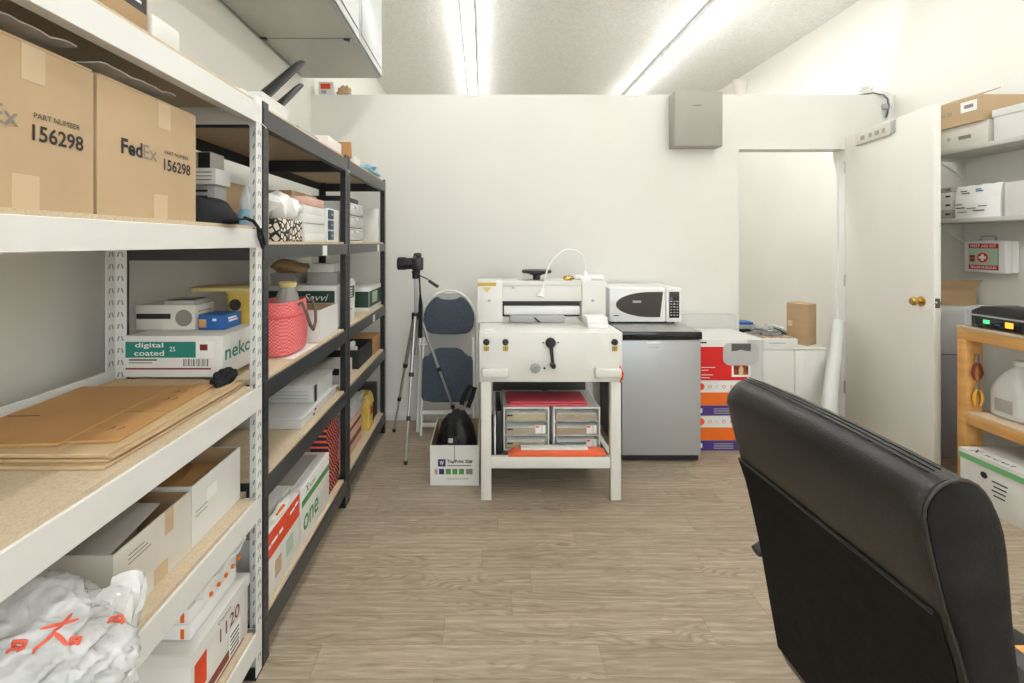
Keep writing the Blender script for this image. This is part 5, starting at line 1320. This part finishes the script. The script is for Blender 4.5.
    B().box(x0, x1-.001, y0+.046, y1-.046, .4305, .442, .001).done('shelf', M['pboard2'], t)
    B().box(x1-.012, x1-.002, y0+.05, y1-.05, .4425, .8165).done('back_panel', M['wcard2'], t)
    # laminator
    z = .8895
    t = thing('laminator', 'black laminator with green and orange lights on the wooden bench', 'laminator', (2.7, 2.2, z))
    x0, x1, y0, y1 = 2.575, 2.87, 1.95, 2.475
    prof = [(x0, z+.006), (x1, z+.006), (x1, z+.075), (x1-.05, z+.108), (x0+.05, z+.108), (x0, z+.085)]
    B().prism(prof, 'Y', y0, y1-.03).done('body', M['bplastic'], t)
    B().prism([(a-(.003 if a < 2.6 else -.003), c+(.003 if c > z+.05 else 0)) for a, c in prof], 'Y', y1-.029, y1).done('end_cap', M['gplastic'], t)
    B().box(x0-.004, x0-.0005, y0, y1-.03, z+.062, z+.070).done('trim_strip', M['gplastic'], t)
    cp = B().box(x0-.003, x0-.0005, 2.22, 2.42, z+.012, z+.056, .001).done('control_panel', M['bgloss'], t)
    B().box(x0-.0042, x0-.0031, 2.355, 2.385, z+.028, z+.048).done('green_light', M['led_g'], cp); B().box(x0-.0042, x0-.0031, 2.25, 2.285, z+.022, z+.050).done('orange_light', M['led_o'], cp)
    B().box(x0-.0042, x0-.0031, 2.31, 2.33, z+.026, z+.032).done('button', M['blue'], cp)
    for x in (x0+.03, x1-.03):
        for y in (y0+.05, y1-.05): B().cyl((x, y, z-.0003), (x, y, z+.006), .012).done('foot', M['bplastic'], t)
    # jug
    z = .4425
    t = thing('plastic_jug', 'translucent plastic gallon jug on the lower shelf of the bench', 'jug', (2.72, 2.34, z))
    cx, cy = 2.70, 2.335
    B().rings([rrect(cx, cy, .068, .068, z, .03), rrect(cx, cy, .080, .080, z+.012, .035), rrect(cx, cy, .081, .081, z+.13, .035), rrect(cx, cy, .074, .074, z+.17, .04), rrect(cx, cy, .048, .048, z+.225, .035), rrect(cx, cy, .023, .023, z+.258, .0225), rrect(cx, cy, .020, .020, z+.268, .0195)]).done('jug_body', M['jugplastic'], t)
    B().lathe([(.024, z+.2685), (.024, z+.292), (.021, z+.295)], (cx, cy, 0)).done('cap', M['wplastic'], t)
    B().tube([(cx+.035, cy-.035, z+.215), (cx+.06, cy-.06, z+.205), (cx+.075, cy-.075, z+.17), (cx+.068, cy-.068, z+.12)], .012, 10).done('handle', M['jugplastic'], t)
    B().box(cx-.03, cx+.055, cy-.0825, cy-.0815, z+.03, z+.11).done('label', M['gcard'], t)
    lb = t.children[-1] if t.children else t
    for k in range(5): B().box(cx-.022, cx+.045-.01*(k % 2), cy-.0835, cy-.0828, z+.04+k*.012, z+.044+k*.012).done('printed_line', M['ink'], t)
    B().box(cx-.0825, cx-.0815, cy-.04, cy+.04, z+.035, z+.10).done('label', M['gcard'], t)
    o = B().lathe([(.02, z), (.02, z+.012), (.015, z+.015)], (2.66, 2.12, 0)).done('bottle_cap', M['wplastic'], loc=(2.66, 2.12, z)); tag(o, 'small white cap lying on the bench shelf before the jug', 'cap')
    # pliers hanging on the leg
    def pliers(lab, x, z, gm, s):
        yy = 2.451-.014
        t = thing('pliers', lab, 'pliers', (x, yy, z))
        for q in (-1, 1):
            B().tube([(x+q*.004, yy, z), (x+q*.018, yy, z-.03*s), (x+q*.024, yy, z-.06*s), (x+q*.014, yy, z-.095*s)], [.005, .007, .007, .004], 10).done('grip', M[gm], t)
        B().lathe([(.010, yy-.006), (.010, yy+.006)], (x, 0, z+.003), 'Y', seg=14).prism([(x-.009, z+.006), (x+.009, z+.006), (x+.003, z+.045*s), (x-.003, z+.045*s)], 'Y', yy-.005, yy+.005).done('jaws', M['steel'], t)
    pliers('dark red handled pliers hanging on the bench leg above the yellow ones', 2.598, .705, 'redplier', 1.0)
    pliers('yellow handled pliers hanging on the bench leg below the red ones', 2.600, .565, 'yelplier', .95)
    for zz in (.745, .605): tag(B().cyl((2.599, 2.4505, zz), (2.599, 2.425, zz), .003).done('nail', M['steel'], loc=(2.599, 2.45, zz)), 'upper nail on the bench leg' if zz > .7 else 'lower nail on the bench leg', 'nail')
    # carton on the floor
    o = carton('paper_carton', 'white carton with green edged lid on the floor before the bench', 'carton', 2.506, 2.86, 2.0, 2.425, .001, .262, 'wcard', lid='wcard', lidh=.045)
    bpy.data.objects[o.name].location.x -= .012
    patch(o, 'green_edge', 'lgreen', '-X', 2.5005, 1.997, 2.428, .218, .246)
    bx = 2.506
    text(o, 'X', (2.535, 2.37, .262), 'ZL', .045, 'navy', w=.04, bold=.02, lift=.0045, basis=(Vector((0, -1, 0)), Vector((1, 0, 0)), Vector((0, 0, 1))))
    text(o, 'xcel', (2.535, 2.27, .262), 'ZL', .028, 'ink', w=.13, lift=.0045, basis=(Vector((0, -1, 0)), Vector((1, 0, 0)), Vector((0, 0, 1))))
    for k in range(4): patch(o, 'stamped_line', 'ink', '-X', 2.506, 2.24-.035+.004*k, 2.24+.035-.008*(k % 2), .160-.022*k, .167-.022*k)
    B().lathe([(.016, 2.5055), (.016, 2.5048)], (0, 2.31, .175), 'X').done('stamped_disc', M['ink'], o)
    patch(o, 'torn_tape', 'paper', '-X', 2.506, 2.09, 2.135, .06, .13)

def office_chair():
    yF, yN = 1.065, .600
    t = thing('office_chair', 'black leather high back office chair in the right foreground', 'chair', (.93, .826, 0))
    t.rotation_euler.z = .03; t.location.x += .007; t.location.y += .008
    prof = [(.548, .985), (.553, .955), (.566, .90), (.583, .84), (.600, .79), (.612, .74), (.632, .65), (.655, .52), (.677, .40), (.69, .372), (.715, .365), (.738, .385), (.738, .44), (.724, .53), (.702, .63), (.684, .70), (.670, .77), (.662, .84), (.659, .90), (.655, .95), (.645, .99), (.628, 1.017), (.605, 1.029), (.578, 1.024), (.558, 1.008)]
    prof = [q for a, c in zip(prof, prof[1:]+prof[:1]) for q in ((a[0]*.75+c[0]*.25, a[1]*.75+c[1]*.25), (a[0]*.25+c[0]*.75, a[1]*.25+c[1]*.75))]
    ctr = Vector((sum(p[0] for p in prof)/len(prof), sum(p[1] for p in prof)/len(prof)))
    def ring(y, s, bulge=0):
        out = []
        for x, z in prof:
            # shrink towards the local centreline of the pad, not the centroid
            cxl = .612+(1.0-z)*.16 if z < .98 else .612
            zz = z
            nx = cxl+(x-cxl)*s
            if z > .97: zz = .97+(z-.97)*s+bulge
            if z < .40: zz = .40-(.40-z)*s
            out.append((nx, y, zz))
        return out
    stations = [(yN, .90, -.006), (yN+.006, .97, -.002), (yN+.02, 1.0, 0)]
    n = 14
    for k in range(1, n): 
        u = k/n; stations.append((yN+.02+(yF-yN-.04)*u, 1.0, .006*math.sin(PI*u)))
    stations += [(yF-.02, 1.0, -.002), (yF-.008, .95, -.010), (yF, .80, -.02)]
    B().rings([ring(y, s, bg) for y, s, bg in stations]).done('backrest', M['leather'], t)
    # fabric panel over the lower rear, edged by piping
    low = [(.583, .84), (.600, .79), (.612, .74), (.632, .65), (.655, .52), (.675, .41)]
    b = B(); rs = []
    for y in (yN+.010, yN+.15, .826, yF-.15, yF-.008):
        rs.append([(x-.0035, y, z) for x, z in low]+[(x-.0005, y, z) for x, z in low[::-1]])
    b.rings(rs); b.done('rear_panel', M['darkfab'], t)
    B().tube([(.583-.003, y, .842) for y in (yN+.012, .7, .826, .95, yF-.012)], .003, 8).done('piping', M['leather'], t)
    # side panels (suede) with piping
    side = [(x, z) for x, z in prof]
    for ys, yo, sgn in ((yN, yN-.012, -1), (yF, yF+.004, 1)):
        if sgn > 0: continue
        def sc(f, y):
            out = []
            for x, z in prof:
                cxl = .612+(1.0-z)*.16 if z < .98 else .612
                zz = .97+(z-.97)*f if z > .97 else (.40-(.40-z)*f if z < .40 else z)
                out.append((cxl+(x-cxl)*f, y, zz))
            return out
        B().rings([sc(.93, yN+.004), sc(.92, yN-.004), sc(.80, yN-.012), sc(.55, yN-.017), sc(.2, yN-.019)]).done('side_panel', M['fuzzy'], t)
        B().tube(sc(.955, yN-.001), .0026, 8, closed=True).done('piping', M['leather'], t)
    # rows of stitching along the top and rear edge
    for (x, z, dz) in ((.580, 1.0248, .0), (.588, 1.0268, 0), (.597, 1.0282, 0)):
        B().tube([(x, yN+.02+(yF-yN-.04)*k/14, z+.006*math.sin(PI*k/14)) for k in range(15)], .0009, 6).done('stitching', M['bgloss'], t)
    # seat
    B().rings([rrect(.93, .826, .235, .235, .395, .06), rrect(.93, .826, .25, .25, .41, .07), rrect(.93, .826, .25, .25, .455, .07), rrect(.93, .826, .235, .235, .485, .07), rrect(.93, .826, .18, .18, .497, .06)]).done('seat', M['leather'], t)
    B().box(.80, 1.06, .70, .95, .35, .394, .01).done('seat_plate', M['bplastic'], t)
    B().box(.735, .80, .79, .86, .36, .395, .004).done('back_bracket', M['bplastic'], t)
    B().cyl((.93, .826, .12), (.93, .826, .349), .025).done('gas_lift', M['bplastic'], t)
    for k in range(5):
        a = 2*PI*k/5+.3; dx, dy = math.cos(a), math.sin(a)
        l = B().tube([(.93+dx*.03, .826+dy*.03, .115), (.93+dx*.15, .826+dy*.15, .105), (.93+dx*.29, .826+dy*.29, .085)], [.024, .020, .014], 10).done('base_leg', M['bplastic'], t)
        px, py = .93+dx*.29, .826+dy*.29
        w = B().cyl((px-dy*.022, py+dx*.022, .028), (px+dy*.022, py-dx*.022, .028), .027).done('caster', M['bplastic'], l)
    B().cyl((.93, .826, .10), (.93, .826, .135), .04).done('hub', M['bplastic'], t)
    for y in (1.14, .55):
        sg = 1 if y > .8 else -1
        b = B(); b.tube([(.672, y, .573), (.70, y, .580), (.80, y, .585), (.92, y, .585), (.98, y, .578)], [.010, .016, .018, .018, .012], 12)
        for v in b.bm.verts: v.co.y = y+(v.co.y-y)*1.6
        ar = b.done('armrest', M['bplastic'], t)
        B().tube([(.72, y, .565), (.76, y, .50), (.80, y-sg*.01, .42), (.82, y-sg*.06, .385), (.84, y-sg*.15, .372)], .013, 10).done('arm_support', M['bplastic'], ar)

def desk():
    t = thing('desk', 'desk with orange oak top at the lower right corner of the view', 'desk', (1.25, .2, 0))
    x0, x1, y0, y1 = 1.195-.415, 1.60, -.75, .684
    B().box(x0, x1, y0, y1, .7355, .738, .001, seg=1).done('desk_top', M['desk'], t)
    B().box(x0+.0005, x1-.0005, y0+.0005, y1-.0005, .7125, .735).done('top_edge', M['cabgrey'], t)
    B().box(x0+.012, x0+.037, y0+.02, .50, .001, .711).done('side_panel', M['cabgrey'], t) if False else None
    for (x, y) in ((1.54, y0+.03), (1.54, y1-.07), (x0+.02, y0+.03)): B().box(x, x+.04, y, y+.04, .001, .711, .002).done('leg', M['cabgrey'], t)
    B().box(x0+.004, x1-.004, y1-.035, y1-.012, .58, .7115, .002).done('apron', M['cabgrey'], t)

def camera():
    cd = bpy.data.cameras.new('camera_view'); co = bpy.data.objects.new('camera_view', cd); COL.objects.link(co)
    co.location = (0, 0, 1.33); co.rotation_euler = (PI/2, 0, 0)
    cd.sensor_width = 36; cd.sensor_fit = 'HORIZONTAL'; cd.lens = 464/1024*36
    cd.shift_x = 29/1024; cd.shift_y = -98.5/1024
    cd.clip_start = .02
    SC.camera = co
    w = bpy.data.worlds.new('world'); SC.world = w; w.use_nodes = True
    w.node_tree.nodes['Background'].inputs[0].default_value = (.8, .85, .9, 1); w.node_tree.nodes['Background'].inputs[1].default_value = 2.6
    vs = SC.view_settings; vs.view_transform = 'Standard'; vs.look = 'None'; vs.gamma = 1; vs.use_curve_mapping = False; vs.exposure = EXPO

TUBE = 8.4
EXPO = 0.93
init_mats()
M['clearp2'] = mat('clear_white_plastic', (222, 224, 222), .25, var=.03, alpha=.8)
M['navy2'] = mat('dark_blue_drawer', (46, 66, 84), .4, var=.05)
M['wplastic2'] = mat('grey_white_plastic', (208, 208, 204), .4, var=.02)
M['bcard'] = mat('black_card', (46, 46, 48), .6, var=.08)
M['gplastic2'] = mat('light_grey_print', (186, 186, 184), .45, var=.02)
M['cabl'] = mat('pale_grey_carton', (206, 205, 198), .6, var=.02)
M['skinb'] = mat('magazine_print', (196, 168, 140), .4, var=.4, scale=30)
M['shelfgrey'] = mat('white_shelf_laminate', (206, 204, 196), .5, var=.02)
M['desktop2'] = mat('worn_pale_board', (196, 176, 146), .5, var=.05)
M['pane'] = mat('window_glass', (235, 240, 240), .05, var=0, alpha=.08)  # near-clear panes of the added window
M['sheetp'] = mat('clear_sheet', (230, 230, 226), .2, var=.03, alpha=.7)
M['topgrey'] = mat('fridge_top_grey', (168, 168, 164), .3, var=.03)
M['bagred'] = mat('bag_print', (226, 98, 74), .5, var=.05)
M['pinkcard'] = mat('pale_pink_card', (222, 178, 162), .6, var=.06, scale=30)
room(); lights(); shelving(); white_unit_items(); black_units_items(); upper_left()
tripod_and_chair(); cutter(); fridge_etc(); doorway(); right_side(); office_chair(); desk(); camera()
